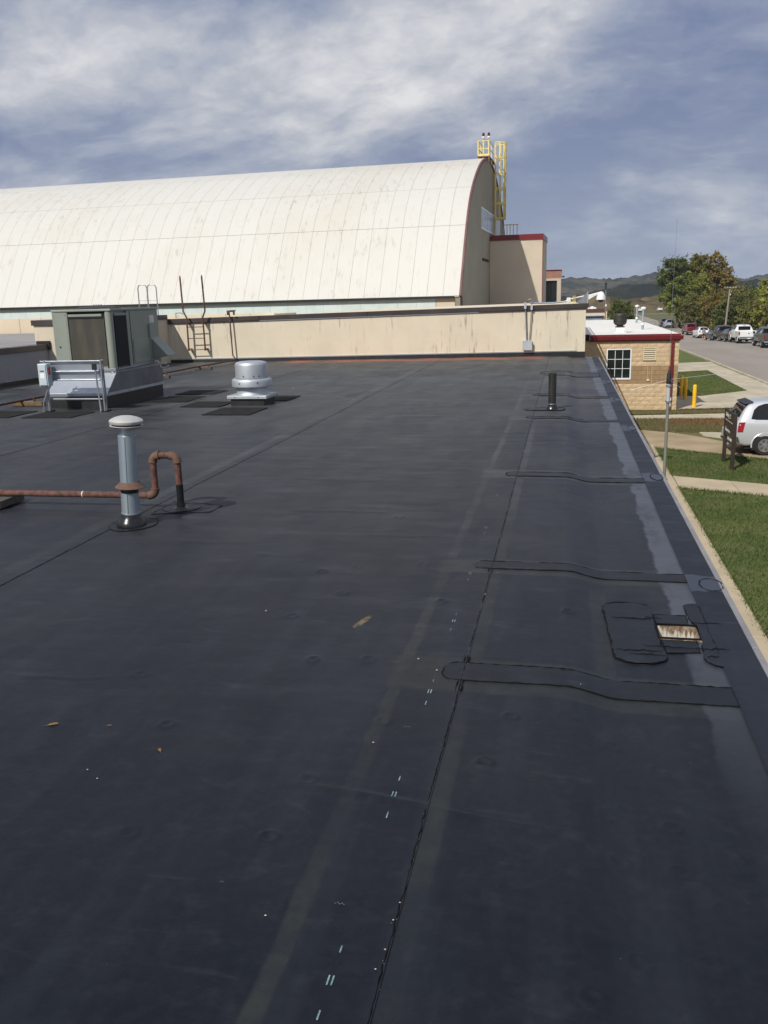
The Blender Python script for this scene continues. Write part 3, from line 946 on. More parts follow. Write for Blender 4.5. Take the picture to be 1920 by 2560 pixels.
def zfine(x, y):
    z = zroof(x, y)
    # a long soft crease across the nearest sheets and some shorter ones
    for (x0, x1, ya, yb, a, w) in ((-0.98, 0.34, 2.565, 2.40, 0.0060, 0.013), (-2.2, -1.2, 6.42, 6.45, .004, .012), (-1.8, -0.9, 9.2, 9.25, .006, .02), (-2.6, -1.0, 12.1, 12.2, .006, .025),
                                   (0.25, 0.62, 6.75, 6.74, .004, .012), (-0.1, .3, 7.4, 7.3, .004, .015), (-0.3, 0.3, 2.05, 2.0, .003, .02),
                                   (-2.9, -2.0, 5.4, 5.5, .005, .016), (-2.7, -1.6, 7.7, 7.6, .005, .018), (-1.4, -.8, 5.75, 5.8, .004, .014), (0.1, .6, 9.2, 9.1, .006, .02), (-.3, .5, 10.4, 10.5, .006, .022),
                                   (-2.4, -1.9, 3.2, 3.3, .003, .012), (-3.0, -1.2, 10.6, 10.5, .006, .022), (-2.2, -.9, 14.2, 14.4, .008, .03), (-2.8, -1.6, 16.5, 16.3, .008, .035)):
        t = (x - x0) / (x1 - x0)
        yc = ya + (yb - ya) * t + 0.012 * np.sin(t * 7)
        z = z + a * np.exp(-((y - yc) / w) ** 2) * sstep(t * 5) * sstep((1 - t) * 5)
    for i, (dx, dy) in enumerate(DIMPLES):
        r = np.hypot(x - dx, y - dy)
        s = 0.55 + 0.45 * ((i * 37) % 10) / 10
        z = z + s * (0.0062 * np.exp(-((r - 0.029) / 0.0075) ** 2) - 0.0040 * np.exp(-(r / 0.012) ** 2) + 0.0018 * np.exp(-(r / 0.045) ** 2))
    return z


ROOF = thing("flat_roof_building", "low building with black membrane roof and a drain box near its edge", "building", (-6.0, 10.0, G0))
EDGE = 0.905


def grid_sheet(name, xs, ys, mat_, off=0.0, hole=None, fine=True, cut=None):
    X, Y = np.meshgrid(xs, ys)
    Z = (zfine(X, Y) if fine else zroof(X, Y)) + off
    v = np.stack([X, Y, Z], -1).reshape(-1, 3)
    n = len(xs)
    j, i = np.meshgrid(np.arange(len(ys) - 1), np.arange(n - 1), indexing='ij')
    f = np.stack([j * n + i, j * n + i + 1, (j + 1) * n + i + 1, (j + 1) * n + i], -1).reshape(-1, 4)
    cx = v[f].mean(1)
    keep = np.ones(len(f), bool)
    if hole:
        keep &= ~((cx[:, 0] > hole[0]) & (cx[:, 0] < hole[1]) & (cx[:, 1] > hole[2]) & (cx[:, 1] < hole[3]))
    if cut:
        keep &= ~cut(cx[:, 0], cx[:, 1])
    return np_obj(name, v, f[keep], mat_, ROOF, True, ORG[ROOF])


def geo_rows(y0, y1, k):
    r = [y0]
    while r[-1] < y1:
        r.append(r[-1] + max(0.0078, k * r[-1]))
    r[-1] = y1
    return np.array(r)


HOLE = (0.486, 0.683, 4.185, 4.368)
rows = np.unique(np.concatenate([[-5, -3, -1.5, -0.5, 0.3, 0.9], geo_rows(1.3, 24.66, 0.0038), [HOLE[2], HOLE[3]]]))
cols1 = np.unique(np.concatenate([np.linspace(-0.41, 0.9, 180), HOLE[:2]]))
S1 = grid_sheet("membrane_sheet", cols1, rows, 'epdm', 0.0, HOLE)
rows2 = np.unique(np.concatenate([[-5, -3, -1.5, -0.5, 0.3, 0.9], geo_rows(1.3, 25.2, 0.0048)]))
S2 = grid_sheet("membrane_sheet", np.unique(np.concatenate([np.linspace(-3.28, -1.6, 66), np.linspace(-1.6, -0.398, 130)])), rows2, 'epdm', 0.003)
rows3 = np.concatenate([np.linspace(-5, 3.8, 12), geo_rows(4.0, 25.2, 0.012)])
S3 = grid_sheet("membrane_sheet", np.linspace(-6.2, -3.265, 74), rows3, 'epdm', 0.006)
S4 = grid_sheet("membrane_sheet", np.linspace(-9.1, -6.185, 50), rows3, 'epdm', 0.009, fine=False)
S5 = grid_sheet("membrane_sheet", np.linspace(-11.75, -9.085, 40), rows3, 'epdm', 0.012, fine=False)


def bead(mb, pts, r=0.004, jit=0.5, mi=0, seed=1, off=0.002):
    rs = random.Random(seed)
    P2 = []
    for (xa, ya), (xb, yb) in zip(pts[:-1], pts[1:]):
        L = math.hypot(xb - xa, yb - ya)
        st = max(0.02, 0.006 * abs(ya))
        n = max(1, int(L / st))
        P2 += [(xa + (xb - xa) * i / n, ya + (yb - ya) * i / n) for i in range(n)]
    P2.append(pts[-1])
    w = []
    rad = []
    for x, y in P2:
        x += rs.gauss(0, 0.0022 * jit)
        y += rs.gauss(0, 0.0022 * jit)
        w.append((x, y, float(zroof(x, y)) + off))
        rad.append(r * (1 + rs.uniform(-jit, jit)))
    i = 0
    while i < len(w) - 1:          # the bead is skinned over and broken here and there
        n = rs.randint(6, 26)
        seg = w[i:i + n + 1]
        if len(seg) > 1:
            rr_ = rad[i:i + n + 1]
            rr_ = [rr_[0] * .3] + rr_[1:-1] + [rr_[-1] * .3]
            mb.tube(seg, rr_, 5, mi)
        i += n + (rs.randint(1, 5) if rs.random() < .45 else 0)
    return mb


for xs_, lab, y0, rr in ((-0.404, None, 1.0, 0.0020), (-3.272, None, 1.0, 0.0024), (-6.19, None, 3.0, 0.0036)):
    bead(MB(), [(xs_, y0), (xs_, 24.5)], rr, 0.6, seed=int(-xs_ * 10), off=0.004).build("seam_bead", 'sealant', ROOF)


def drape_patch(name, outline, mat_, parent, off=0.004, beadr=0.0024, step=0.03, beadjit=0.7, seed=3, bead_skip=None):
    """a membrane patch cut to an outline, laid over the roof, with a bead of sealant round it"""
    bm = bmesh.new()
    bm.faces.new([bm.verts.new((x, y, 0)) for x, y in outline])
    xs = [p[0] for p in outline]
    ys = [p[1] for p in outline]
    for ax, lo, hi in ((0, min(xs), max(xs)), (1, min(ys), max(ys))):
        t = lo + step
        while t < hi:
            co = (t, 0, 0) if ax == 0 else (0, t, 0)
            no = (1, 0, 0) if ax == 0 else (0, 1, 0)
            bmesh.ops.bisect_plane(bm, geom=bm.verts[:] + bm.edges[:] + bm.faces[:], plane_co=co, plane_no=no)
            t += step
    mb = MB()
    vs = [(v.co.x, v.co.y, float(zroof(v.co.x, v.co.y)) + off + 0.0028 * (float(fbm(v.co.x, v.co.y * 2.2, 7, 2, seed)) - 0.4)) for v in bm.verts]
    bm.verts.index_update()
    fs = []
    for f in bm.faces:
        ids = [v.index for v in f.verts]
        if f.normal.z < 0:
            ids = ids[::-1]
        fs.append(ids)
    bm.free()
    mb.add(vs, fs, 0, True)
    pts = list(outline) + [outline[0]]
    if bead_skip is None:
        bead(mb, pts, beadr, beadjit, 1, seed, off=off)
    else:
        bead(mb, [pts[i] for i in bead_skip], beadr, beadjit, 1, seed, off=off)
    return mb.build(name, [mat_, 'sealant'], parent)


def capsule(x0, x1, y0, y1, cap_left=True, cap_right=False, n=6):
    """strip outline with rounded ends, counter-clockwise"""
    ym, r = (y0 + y1) / 2, (y1 - y0) / 2
    pts = [(x0, y0), (x1, y0)]
    rx = r * 0.55
    if cap_right:
        pts = [(x0, y0), (x1 - rx, y0)] + [(x1 - rx + rx * math.sin(a), ym - r * math.cos(a)) for a in np.linspace(0.3, math.pi - 0.3, n)] + [(x1 - rx, y1)]
    else:
        pts += [(x1, y1)]
    if cap_left:
        pts[0] = (x0 + rx, y0)
        pts += [(x0 + rx, y1)] + [(x0 + rx - rx * math.sin(a), ym + r * math.cos(a)) for a in np.linspace(0.3, math.pi - 0.3, n)]
    else:
        pts += [(x0, y1)]
    return pts


# cover strips across the seams
for (x0, x1, y0, y1, sd_) in ((-0.497, 0.735, 3.475, 3.655, 1), (-0.517, 0.735, 5.085, 5.235, 2), (-0.508, 0.735, 7.93, 8.12, 3),
                              (-0.485, 0.735, 11.90, 12.08, 4), (-0.512, 0.735, 14.70, 14.98, 5), (-0.50, 0.735, 18.6, 19.6, 6)):
    drape_patch("cover_strip", capsule(x0, x1, y0, y1), 'patch', S1, 0.0045, 0.0017 + 0.00022 * y0, 0.05 + 0.006 * y0, seed=sd_)
# short tabs of sealant where strips cross the long seam
for (y0, y1) in ((3.36, 3.48), (3.655, 3.73), (5.235, 5.27), (5.01, 5.085)):
    t = MB()
    for dx in (-0.011, 0.011):
        bead(t, [(-0.405 + dx, y0), (-0.405 + dx, y1)], 0.0030, 0.9, seed=int(y0 * 100 + dx * 900), off=0.006)
    t.build("sealant_tab", 'sealant', S1)
# patch round the black vent pipe and the flue
drape_patch("cover_strip", capsule(-0.57, 0.03, 12.72, 13.08, True, True), 'patch', S1, 0.009, 0.0038, 0.12, seed=21)
def ell(cx, cy, a, b, n=26, wob=0.05, seed=1):
    rs = random.Random(seed)
    return [(cx + a * math.cos(t) * (1 + rs.uniform(-wob, wob)), cy + b * math.sin(t) * (1 + rs.uniform(-wob, wob))) for t in [2 * math.pi * i / n for i in range(n)]]
drape_patch("pipe_patch", ell(-3.15, 5.86, 0.175, 0.20, seed=4), 'patch', S2, 0.008, 0.0020, 0.06, seed=30)
drape_patch("pipe_patch", ell(-3.005, 6.40, 0.15, 0.15, seed=5), 'patch', S2, 0.010, 0.0020, 0.06, seed=31)
drape_patch("pipe_patch", [(-3.17, 6.18), (-2.72, 6.30), (-2.70, 6.52), (-3.17, 6.62)], 'patch', S2, 0.007, 0.0024, 0.06, seed=32)
# patches round the drain box
BIG = [(0.262, 3.915), (0.31, 3.872), (0.36, 3.860), (0.43, 3.868), (0.485, 3.905), (0.502, 3.95), (0.486, 4.165), (0.482, 4.52), (0.486, 4.60), (0.466, 4.655), (0.40, 4.685), (0.31, 4.675), (0.252, 4.64), (0.232, 4.58)]
drape_patch("drain_patch", BIG, 'patch', S1, 0.008, 0.0030, 0.028, 0.9, seed=41)
drape_patch("drain_patch", [(0.490, 4.372), (0.650, 4.372), (0.650, 4.518), (0.490, 4.514)], 'patch', S1, 0.005, 0.0022, 0.028, 0.9, seed=42)
drape_patch("drain_patch", [(0.505, 4.010), (0.660, 4.030), (0.662, 4.181), (0.495, 4.181)], 'patch', S1, 0.005, 0.0022, 0.028, 0.9, seed=43)
drape_patch("drain_patch", [(0.687, 4.181), (0.664, 3.97), (0.672, 3.92), (0.700, 3.885), (0.738, 3.87), (0.738, 4.705), (0.680, 4.692), (0.656, 4.66), (0.660, 4.48), (0.687, 4.372)], 'flash', S1, 0.008, 0.0024, 0.028, 0.9, seed=44)
# wrinkle beads on the big patch
for k_, (xa, xb, yy) in enumerate(((0.27, 0.47, 4.435), (0.33, 0.48, 4.43), (0.40, 0.68, 4.075), (0.27, 0.49, 4.01), (0.33, 0.50, 3.965), (0.62, 0.80, 4.075), (0.68, 0.735, 3.985), (0.66, 0.82, 4.415), (0.44, 0.53, 4.45))):
    n = 10
    rs = random.Random(k_)
    w = MB()
    w.tube([(xa + (xb - xa) * i / n, yy + rs.gauss(0, 0.006), float(zroof(xa, yy)) + 0.010) for i in range(n + 1)], [0.0006 + 0.0024 * math.sin(math.pi * i / n) * rs.uniform(.5, 1.2) for i in range(n + 1)], 5)
    w.build("patch_wrinkle", 'sealant', S1)

# edge flashing membrane, with pressed-down round target patches
fl = np.unique(np.concatenate([[-5, -2, 0.5], geo_rows(1.3, 24.66, 0.012)]))
FLASH = grid_sheet("edge_flashing", np.array([0.732, 0.78, 0.83, 0.87, 0.900]), fl, 'flash', 0.0085, fine=False)
for i, (cx, cy, a, b) in enumerate(((0.855, 5.04, 0.062, 0.11), (0.852, 8.165, 0.055, 0.16), (0.852, 11.3, 0.05, 0.22), (0.85, 14.45, 0.05, 0.26), (0.85, 17.5, 0.05, 0.3), (0.85, 20.8, 0.05, 0.35))):
    drape_patch("target_patch", ell(cx, cy, a, b, 22, 0.06, i + 1), 'flash', FLASH, 0.012, 0.0028 + 0.0003 * i, 0.06, 0.8, seed=50 + i)
# metal edge, in lengths
yy = [-5, -2, 1.05, 4.10, 7.15, 10.2, 13.25, 16.3, 19.35, 22.4, 24.66]
for a, b in zip(yy[:-1], yy[1:]):
    e = MB()
    e.box(0.900, 0.930, a + .004, b - .004, -0.060, -0.032)
    e.box(0.9255, 0.9335, a + .004, b - .004, -0.20, -0.0605)
    e.build("edge_trim", 'edgemetal', ROOF, bevel=0.003)
MB().box(0.900, 0.9335, 24.664, 24.69, -0.2, -0.03).box(0.56, 0.8995, 24.664, 24.69, -0.2, -0.036).build("end_trim", 'edgemetal', ROOF)
# the drain box let into the roof
c = MB()
x0, x1, y0, y1 = HOLE
z0, z1 = -0.30, -0.041
c.box(x0 - .012, x0 - .0005, y0 - .012, y1 + .012, z0, z1)
c.box(x1 + .0005, x1 + .012, y0 - .012, y1 + .012, z0, z1)
c.box(x0 - .0004, x1 + .0004, y0 - .012, y0 - .0005, z0, z1)
c.box(x0 - .0004, x1 + .0004, y1 + .0005, y1 + .012, z0, z1)
c.box(x0 - .012, x1 + .012, y0 - .012, y1 + .012, z0 - .01, z0 - .0005)
c.build("drain_box", 'cavity', ROOF)
lipm = MB()
lipm.tube([(x0, y0, -.038), (x1, y0, -.038), (x1, y1, -.036), (x0, y1, -.036), (x0, y0, -.038)], .006, 6)
lipm.build("drain_lip", 'sealant', ROOF)
# walls under the roof
wall = MB()
wall.box(-11.7, 0.895, 4.6, 24.64, G0 - .2, -0.075)
wall.box(-11.7, 0.895, -5, 3.9, G0 - .2, -0.075)
wall.box(-11.7, 0.40, 3.901, 4.599, G0 - .2, -0.075)
wall.box(0.76, 0.895, 3.901, 4.599, G0 - .2, -0.075)
wall.build("outer_wall", 'tanface', ROOF)

# chalk ticks along the seam
def tick(x, y0, y1, n, amp, mat_, par, wdt=0.0022):
    mb = MB()
    pts = []
    for i in range(2 * n + 1):
        yq = y0 + (y1 - y0) * i / (2 * n)
        pts.append((x + amp * (1 if i % 2 else -1), yq))
    rq = random.Random(int(y0 * 1000))
    for (xa, ya), (xb, yb) in zip(pts[:-1], pts[1:]):
        if rq.random() < .10:
            continue
        d = Vector((xb - xa, yb - ya, 0)).normalized()
        s = Vector((-d.y, d.x, 0)) * wdt * rq.uniform(.5, 1.1)
        za, zb = float(zfine(xa, ya)) + 0.0046, float(zfine(xb, yb)) + 0.0046
        mb.add([(xa - s.x, ya - s.y, za), (xa + s.x, ya + s.y, za), (xb + s.x, yb + s.y, zb), (xb - s.x, yb - s.y, zb)], [(0, 3, 2, 1)])
    return mb.build("chalk_mark", mat_, par)


for (y, L, dbl, m_) in ((1.611, .028, 0, 'chalk'), (1.717, .030, 1, 'chalk'), (1.821, .026, 0, 'chalk'), (2.426, .034, 0, 'chalk'), (2.541, .034, 1, 'chalk'), (2.644, .030, 0, 'chalk'),
                   (3.234, .034, 0, 'chalk'), (3.342, .036, 1, 'chalk'), (3.448, .026, 0, 'chalkw'), (4.046, .036, 0, 'chalkw'), (4.168, .036, 1, 'chalk'), (4.274, .03, 0, 'chalkw'),
                   (4.85, .04, 0, 'chalkw'), (4.97, .05, 1, 'chalkw'), (5.9, .05, 0, 'chalkw'), (6.05, .06, 1, 'chalkw'), (6.9, .06, 0, 'chalkw'), (7.1, .07, 1, 'chalkw')):
    for dx in ((-0.0055, 0.0055) if dbl else (0,)):
        tick(-0.521 + dx, y - L / 2, y + L / 2, 7, 0.0016, m_, S2)
# little white scuffs
rs = random.Random(8)
for (x, y, l) in ((-0.566, 1.99, .03), (-0.92, 2.02, .012), (-0.56, 3.02, .03), (-0.72, 3.62, .04)):
    mb = MB()
    for i in range(5):
        xa = x + l * (i / 5 - 0.5)
        ya = y + rs.uniform(-.003, .003)
        q = float(zfine(xa, ya)) + .0046
        mb.add([(xa, ya, q), (xa + l * .14, ya - .001, q), (xa + l * .14, ya + .0022, q), (xa, ya + .0018, q)], [(0, 1, 2, 3)])
    mb.build("scuff_mark", 'chalkw', S2)

# grit and pebbles blown over the roof
def pebbles():
    rs = np.random.RandomState(4)
    pts = [(-1.528, 4.177, .008), (-0.621, 3.663, .007), (-0.521, 3.556, .007), (-0.663, 2.877, .006), (-1.631, 2.531, .005), (-1.565, 2.481, .005), (-0.751, 1.908, .005), (-0.41, 1.95, .004), (-0.405, 2.02, .004),
           (-0.40, 4.6, .006), (-0.41, 1.84, .004), (-0.42, 1.77, .004), (0.1, 3.52, .004), (0.255, 4.05, .005), (-0.36, 5.0, .005), (-5.1, 16.2, .02)]
    for i in range(40):
        y = 1.4 + 9 * rs.rand() ** 2
        pts.append((rs.uniform(-0.62 * y - .2, 0.75), y, rs.uniform(.0006, .0014)))
    for i in range(60):
        y = 1.4 + 4.5 * rs.rand()
        pts.append((-0.404 + rs.normal(0, .006), y, rs.uniform(.0007, .0015)))
    ico = [(0, 0, 1), (.9, 0, .2), (.28, .85, .2), (-.72, .52, .2), (-.72, -.52, .2), (.28, -.85, .2), (0, 0, -.4)]
    fc = [(0, 1, 2), (0, 2, 3), (0, 3, 4), (0, 4, 5), (0, 5, 1), (6, 2, 1), (6, 3, 2), (6, 4, 3), (6, 5, 4), (6, 1, 5)]
    V, F = [], []
    for x, y, r in pts:
        r *= .75
        a = rs.rand() * 6.3
        o = len(V)
        z = float(zfine(x, y)) + .005
        for p in ico:
            V.append((x + r * 1.3 * (p[0] * math.cos(a) - p[1] * math.sin(a)), y + r * (p[0] * math.sin(a) + p[1] * math.cos(a)), z + r * .7 * p[2]))
        F += [tuple(o + i for i in f) for f in fc]
    o = np_obj("grit", V, F, 'pebble')
    o['kind'] = 'stuff'
    o['label'] = "pale grit and pebbles scattered on the black roof"


pebbles()


def dry_leaf(x, y, s, rot, label):
    pts = [(-1.9, 0, .01), (-1.0, .06, .01), (-.6, .35, .06), (0, .48, .10), (.55, .38, .08), (1.0, .05, .02), (.6, -.36, .10), (0, -.46, .12), (-.6, -.32, .07), (-1.0, -.05, .01)]
    mb = MB()
    vs = [(0, 0, 0.03)] + pts[1:]
    mb.add(vs, [(0, i, i + 1) for i in range(1, len(pts) - 1)] + [(0, len(pts) - 1, 1)], 0)
    mb.add([(-1.9, -.05, .02), (-1.0, -.05, .01), (-1.0, .05, .01), (-1.9, .05, .02)], [(0, 1, 2, 3)], 0)
    o = mb.build("dry_leaf", 'dryleaf')
    o.location = (x, y, float(zfine(x, y)) + 0.006)
    o.scale = (s, s, s)
    o.rotation_euler = (0, 0, rot)
    return tag(o, label, "leaf", "dry leaves on the membrane roof")


dry_leaf(-1.945, 2.82, 0.022, 0.5, "largest dry yellow leaf lying on the black roof")
dry_leaf(-1.719, 2.85, 0.010, 0.3, "tiny pale dry leaf right of the largest yellow leaf")
dry_leaf(-1.435, 2.70, 0.014, 2.2, "small brown curled leaf lying alone on the black roof")

# ------------------------------------------------------------------ stucco building closing the roof's far end
def wy(x):
    return 23.64 + (x + 11.43) * 0.0968


def wtop(x):
    return 1.237 + (x + 11.43) * 0.0130


ST = thing("stucco_building", "pale stucco wall with dark bronze coping closing the far end of the black roof", "building", (-5.5, 26.0, G0))
wb = MB()
xa, xb = -11.43, 0.546
wb.hexa([(xa, wy(xa), -.25), (xb, wy(xb), -.25), (xb, 52, -.25), (xa, 52, -.25)], [(xa, wy(xa), wtop(xa) - .12), (xb, wy(xb), wtop(xb) - .12), (xb, 52, wtop(xb) - .12), (xa, 52, wtop(xa) - .12)])
wb.hexa([(xa, 24.9, G0), (xb, 24.9, G0), (xb, 52, G0), (xa, 52, G0)], [(xa, 24.9, -.251), (xb, 24.9, -.251), (xb, 52, -.251), (xa, 52, -.251)])
wb.build("wall", 'stucco', ST)
js = [-11.47, -8.42, -5.37, -2.32, 0.60]
for a, b in zip(js[:-1], js[1:]):
    c = MB()
    a2, b2 = a + .003, b - .003
    c.hexa([(a2, wy(a2) - .035, wtop(a2) - .125), (b2, wy(b2) - .035, wtop(b2) - .125), (b2, wy(b2) + .32, wtop(b2) - .122), (a2, wy(a2) + .32, wtop(a2) - .122)],
           [(a2, wy(a2) - .035, wtop(a2)), (b2, wy(b2) - .035, wtop(b2)), (b2, wy(b2) + .32, wtop(b2) - .02), (a2, wy(a2) + .32, wtop(a2) - .02)])
    c.build("coping", 'coping', ST, bevel=0.006)
    g = MB()
    g.hexa([(a2, wy(a2) - .028, wtop(a2) - .150), (b2, wy(b2) - .028, wtop(b2) - .150), (b2, wy(b2) - .003, wtop(b2) - .150), (a2, wy(a2) - .003, wtop(a2) - .150)],
           [(a2, wy(a2) - .028, wtop(a2) - .127), (b2, wy(b2) - .028, wtop(b2) - .127), (b2, wy(b2) - .003, wtop(b2) - .127), (a2, wy(a2) - .003, wtop(a2) - .127)])
    g.build("drip_edge", 'galv_dull' if a > -9 and a < -4 else 'coping', ST)
c = MB()
c.hexa([(0.603, wy(.6) - .034, 1.268), (0.615, wy(.6) - .034, 1.268), (0.615, 52, 1.268), (0.603, 52, 1.268)], [(0.603, wy(.6) - .034, 1.392), (.615, wy(.6) - .034, 1.392), (.615, 52, 1.392), (.603, 52, 1.392)])
c.build("side_coping", 'coping', ST)
fl = MB()
fl.hexa([(-11.43, wy(-11.43) - .02, -.03), (.55, wy(.55) - .02, -.12), (.55, wy(.55) - .002, -.12), (-11.43, wy(-11.43) - .002, -.03)],
        [(-11.43, wy(-11.43) - .014, .085), (.55, wy(.55) - .014, .11), (.55, wy(.55) - .002, .11), (-11.43, wy(-11.43) - .002, .085)])
fl.build("base_flashing", 'blackmetal', ST)
tb = MB()
n = 6
for i in range(n):
    a = -11.2 + (11.55 / n) * i
    b = a + 11.55 / n - .02
    za, zb = .088 + .0022 * (a + 11.4), .088 + .0022 * (b + 11.4)
    tb.hexa([(a, wy(a) - .024, za), (b, wy(b) - .024, zb), (b, wy(b) - .003, zb), (a, wy(a) - .003, za)], [(a, wy(a) - .024, za + .028), (b, wy(b) - .024, zb + .028), (b, wy(b) - .003, zb + .028), (a, wy(a) - .003, za + .028)])
tb.build("termination_bar", 'galv', ST)
MB().hexa([(-11.4, 24.3, 1.0), (.5, 25.3, 1.0), (.5, 51.9, 1.0), (-11.4, 51.9, 1.0)], [(-11.4, 24.3, 1.111), (.5, 25.3, 1.111), (.5, 51.9, 1.111), (-11.4, 51.9, 1.111)]).build("roof", 'greyroof', ST)
# return wall on the left: a low length, then a full-height block next to the corner
WING = thing("rooftop_wing", "low grey wall with dark coping and pale grey roof on the left edge", "building", (-16.0, 14.0, G0))
MB().box(-14.0, -11.675, -4, 18.49, -.3, .70).box(-42, -14.001, -4, 32.8, G0, .60).box(-13.999, -11.80, 18.491, 32.8, G0, .60).build("wall", 'grey_stucco', WING)
for a, b in ((-4, 1.0), (1.0, 6.0), (6.0, 11.0), (11.0, 16.0), (16.0, 18.49)):
    MB().box(-12.0, -11.64, a + .004, b - .004, .701, .815).build("coping", 'coping', WING, bevel=0.006)
MB().box(-11.674, -11.655, -4, 18.48, -.02, .10).build("base_flashing", 'blackmetal', WING)
MB().box(-11.672, -11.650, -4, 18.47, .102, .13).build("termination_bar", 'galv_dull', WING)
MB().box(-41.9, -12.005, -4, 32.7, .601, .66).build("roof", 'greyroof', WING)
hb = MB()
hb.box(-11.98, -11.08, 18.50, 23.66, -.3, 1.235)
hb.build("end_block", 'stucco_plain', ST)
MB().box(-12.02, -11.045, 18.46, 23.60, 1.236, 1.36).build("end_coping", 'coping', ST, bevel=.006)
MB().box(-11.93, -11.6, 18.44, 18.499, .70, .89).build("dark_block", 'slot', ST)  # dark box set against the block's end face

# ------------------------------------------------------------------ things fixed to or standing near that wall
LAD = thing("roof_ladder", "rusty brown fixed ladder with tall flared side rails above the coping", "ladder", (-10.2, 23.6, 0.35))
for s, pts in ((-1, [(-10.452, 23.55, .345), (-10.447, 23.55, 1.27), (-10.535, 23.55, 1.44), (-10.56, 23.56, 2.36), (-10.56, 23.57, 2.42)]),
               (1, [(-9.975, 23.6, .345), (-9.985, 23.6, 1.27), (-9.905, 23.6, 1.44), (-9.932, 23.6, 2.36), (-9.932, 23.6, 2.42)])):
    MB().tube(pts, [.025, .025, .025, .025, .010], 8).build("rail", 'brownsteel', LAD)
for z in (.378, .692, 1.007):
    MB().tube([(-10.45, 23.55, z), (-9.98, 23.6, z)], .012, 8).build("rung", 'brownsteel', LAD)
for x, y in ((-10.45, 23.55), (-9.98, 23.6)):
    for z in (.385, 1.10):
        MB().box(x - .03, x + .03, y - .008, wy(x) - .001, z - .022, z + .022).build("bracket", 'brownsteel', LAD)
tag(MB().tube([(-10.815, 23.66, 1.26), (-10.81, 23.66, 1.40), (-10.62, 23.63, 1.40), (-10.56, 23.585, 1.36)], .011, 6).build("handhold", 'brownsteel'), "thin rusty hook-shaped bar on the coping left of the rusty ladder", "bar")

GP = thing("gas_pipe", "long rusty gas line on wooden blocks climbing the stucco wall", "pipe", (-9.0, 14.0, 0.0))
MB().tube([(-9.02, 3.0, .10), (-9.02, 13.4, .10), (-9.04, 20.5, .10), (-9.0, 22.9, .09), (-9.12, 23.70, .09)], .020, 8).build("run", 'rust', GP)
MB().tube([(-9.12, 23.70, .08), (-9.21, 23.72, .2), (-9.245, 23.74, 1.40), (-9.235, 23.80, 1.425), (-9.21, 24.1, 1.425)], .020, 8).build("riser", 'brownsteel', GP)
MB().box(-9.31, -9.10, 23.72, 23.80, 1.39, 1.44).box(-9.31, -9.28, 23.72, 23.80, 1.31, 1.389).box(-9.13, -9.10, 23.72, 23.80, 1.31, 1.389).build("saddle", 'brownsteel', GP)
for y in (10.5, 13.35, 16.0, 18.5, 20.95):
    MB().box(-9.18, -8.62 if y == 13.35 else -8.72, y - .05, y + .05, .012, .078).build("support_block", 'yellowwood' if y == 13.35 else 'wood', GP, bevel=.005)
    MB().tube([(-9.06, y, .08), (-8.78, y, .08)], .012, 6).tube([(-8.80, y, .03), (-8.80, y, .15)], .016, 6).build("pipe_hanger", 'brownsteel', GP)

JB = thing("conduit_box", "grey square junction box with two conduits on the stucco wall", "electrical box", (-1.0, wy(-1.0), 0.2))
yb = wy(-1.0)
MB().box(-1.118, -.878, yb - .11, yb - .002, .185, .43).build("box", 'boxgrey', JB, bevel=.006)
MB().box(-1.128, -.868, yb - .122, yb - .1105, .178, .438).build("cover", 'boxgrey', JB, bevel=.004)
MB().tube([(-1.02, yb - .05, .43), (-1.055, yb - .05, 1.20), (-1.07, yb - .06, 1.44)], .017, 8).build("conduit", 'galv_dull', JB)
MB().tube([(-.945, yb - .05, .43), (-.905, yb - .05, 1.15), (-.895, yb - .06, 1.40), (-.89, yb - .06, 1.50), (-.93, yb - .05, 1.54), (-.99, yb - .04, 1.52), (-1.02, yb + .02, 1.46)], .013, 8).build("conduit", 'galv_dull', JB)
MB().box(-1.10, -1.035, yb - .09, yb - .03, 1.28, 1.45).build("fitting", 'boxgrey', JB, bevel=.006)
MB().box(-.925, -.865, yb - .09, yb - .03, 1.25, 1.38).build("fitting", 'boxgrey', JB, bevel=.006)

CAM = thing("dome_camera", "white dome security camera on a gooseneck arm at the wall's corner", "security camera", (0.55, 24.85, 1.40))
yc = 24.84
MB().tube([(-.95, yb + .02, 1.43), (-.3, yc - .03, 1.425), (.0, yc, 1.455)], .020, 8).build("conduit", 'galv', CAM)
MB().tube([(.0, yc, 1.455), (.06, yc, 1.50), (.50, yc, 1.585)], .018, 8).build("conduit", 'offwhite', CAM)
MB().box(.03, .14, yc - .05, yc + .05, 1.44, 1.55).build("joint_box", 'white', CAM, bevel=.008)
MB().prism([(.27, yc - .035, 1.40), (.57, yc - .035, 1.40), (.57, yc - .035, 1.67)], (0, .07, 0)).build("bracket", 'galv_dull', CAM)
MB().box(.571, .59, yc - .07, yc + .07, 1.36, 1.69).build("back_plate", 'boxgrey', CAM)
arm = MB()
arm.hexa([(.591, yc - .05, 1.47), (.591, yc + .05, 1.47), (.93, yc + .025, 1.655), (.93, yc - .025, 1.655)], [(.591, yc - .05, 1.61), (.591, yc + .05, 1.61), (.97, yc + .025, 1.70), (.97, yc - .025, 1.70)])
arm.build("arm", 'white', CAM, bevel=.01)
MB().lathe([(.0, .20), (.05, .20), (.075, .175), (.112, .09), (.122, .02), (.125, 0), (.10, -.003)], (.93, yc, 1.475), 24).build("housing", 'white', CAM)
MB().lathe([(.0, -.072), (.035, -.065), (.065, -.045), (.078, -.015), (.08, -.0035)], (.93, yc, 1.475), 20).build("dome", 'glass', CAM)
for i, x in enumerate((.20, .25)):
    MB().tube([(x, yc - .05, 1.40), (x, yc - .05, 1.60)], .010, 6).build("stud", 'yellow', CAM)

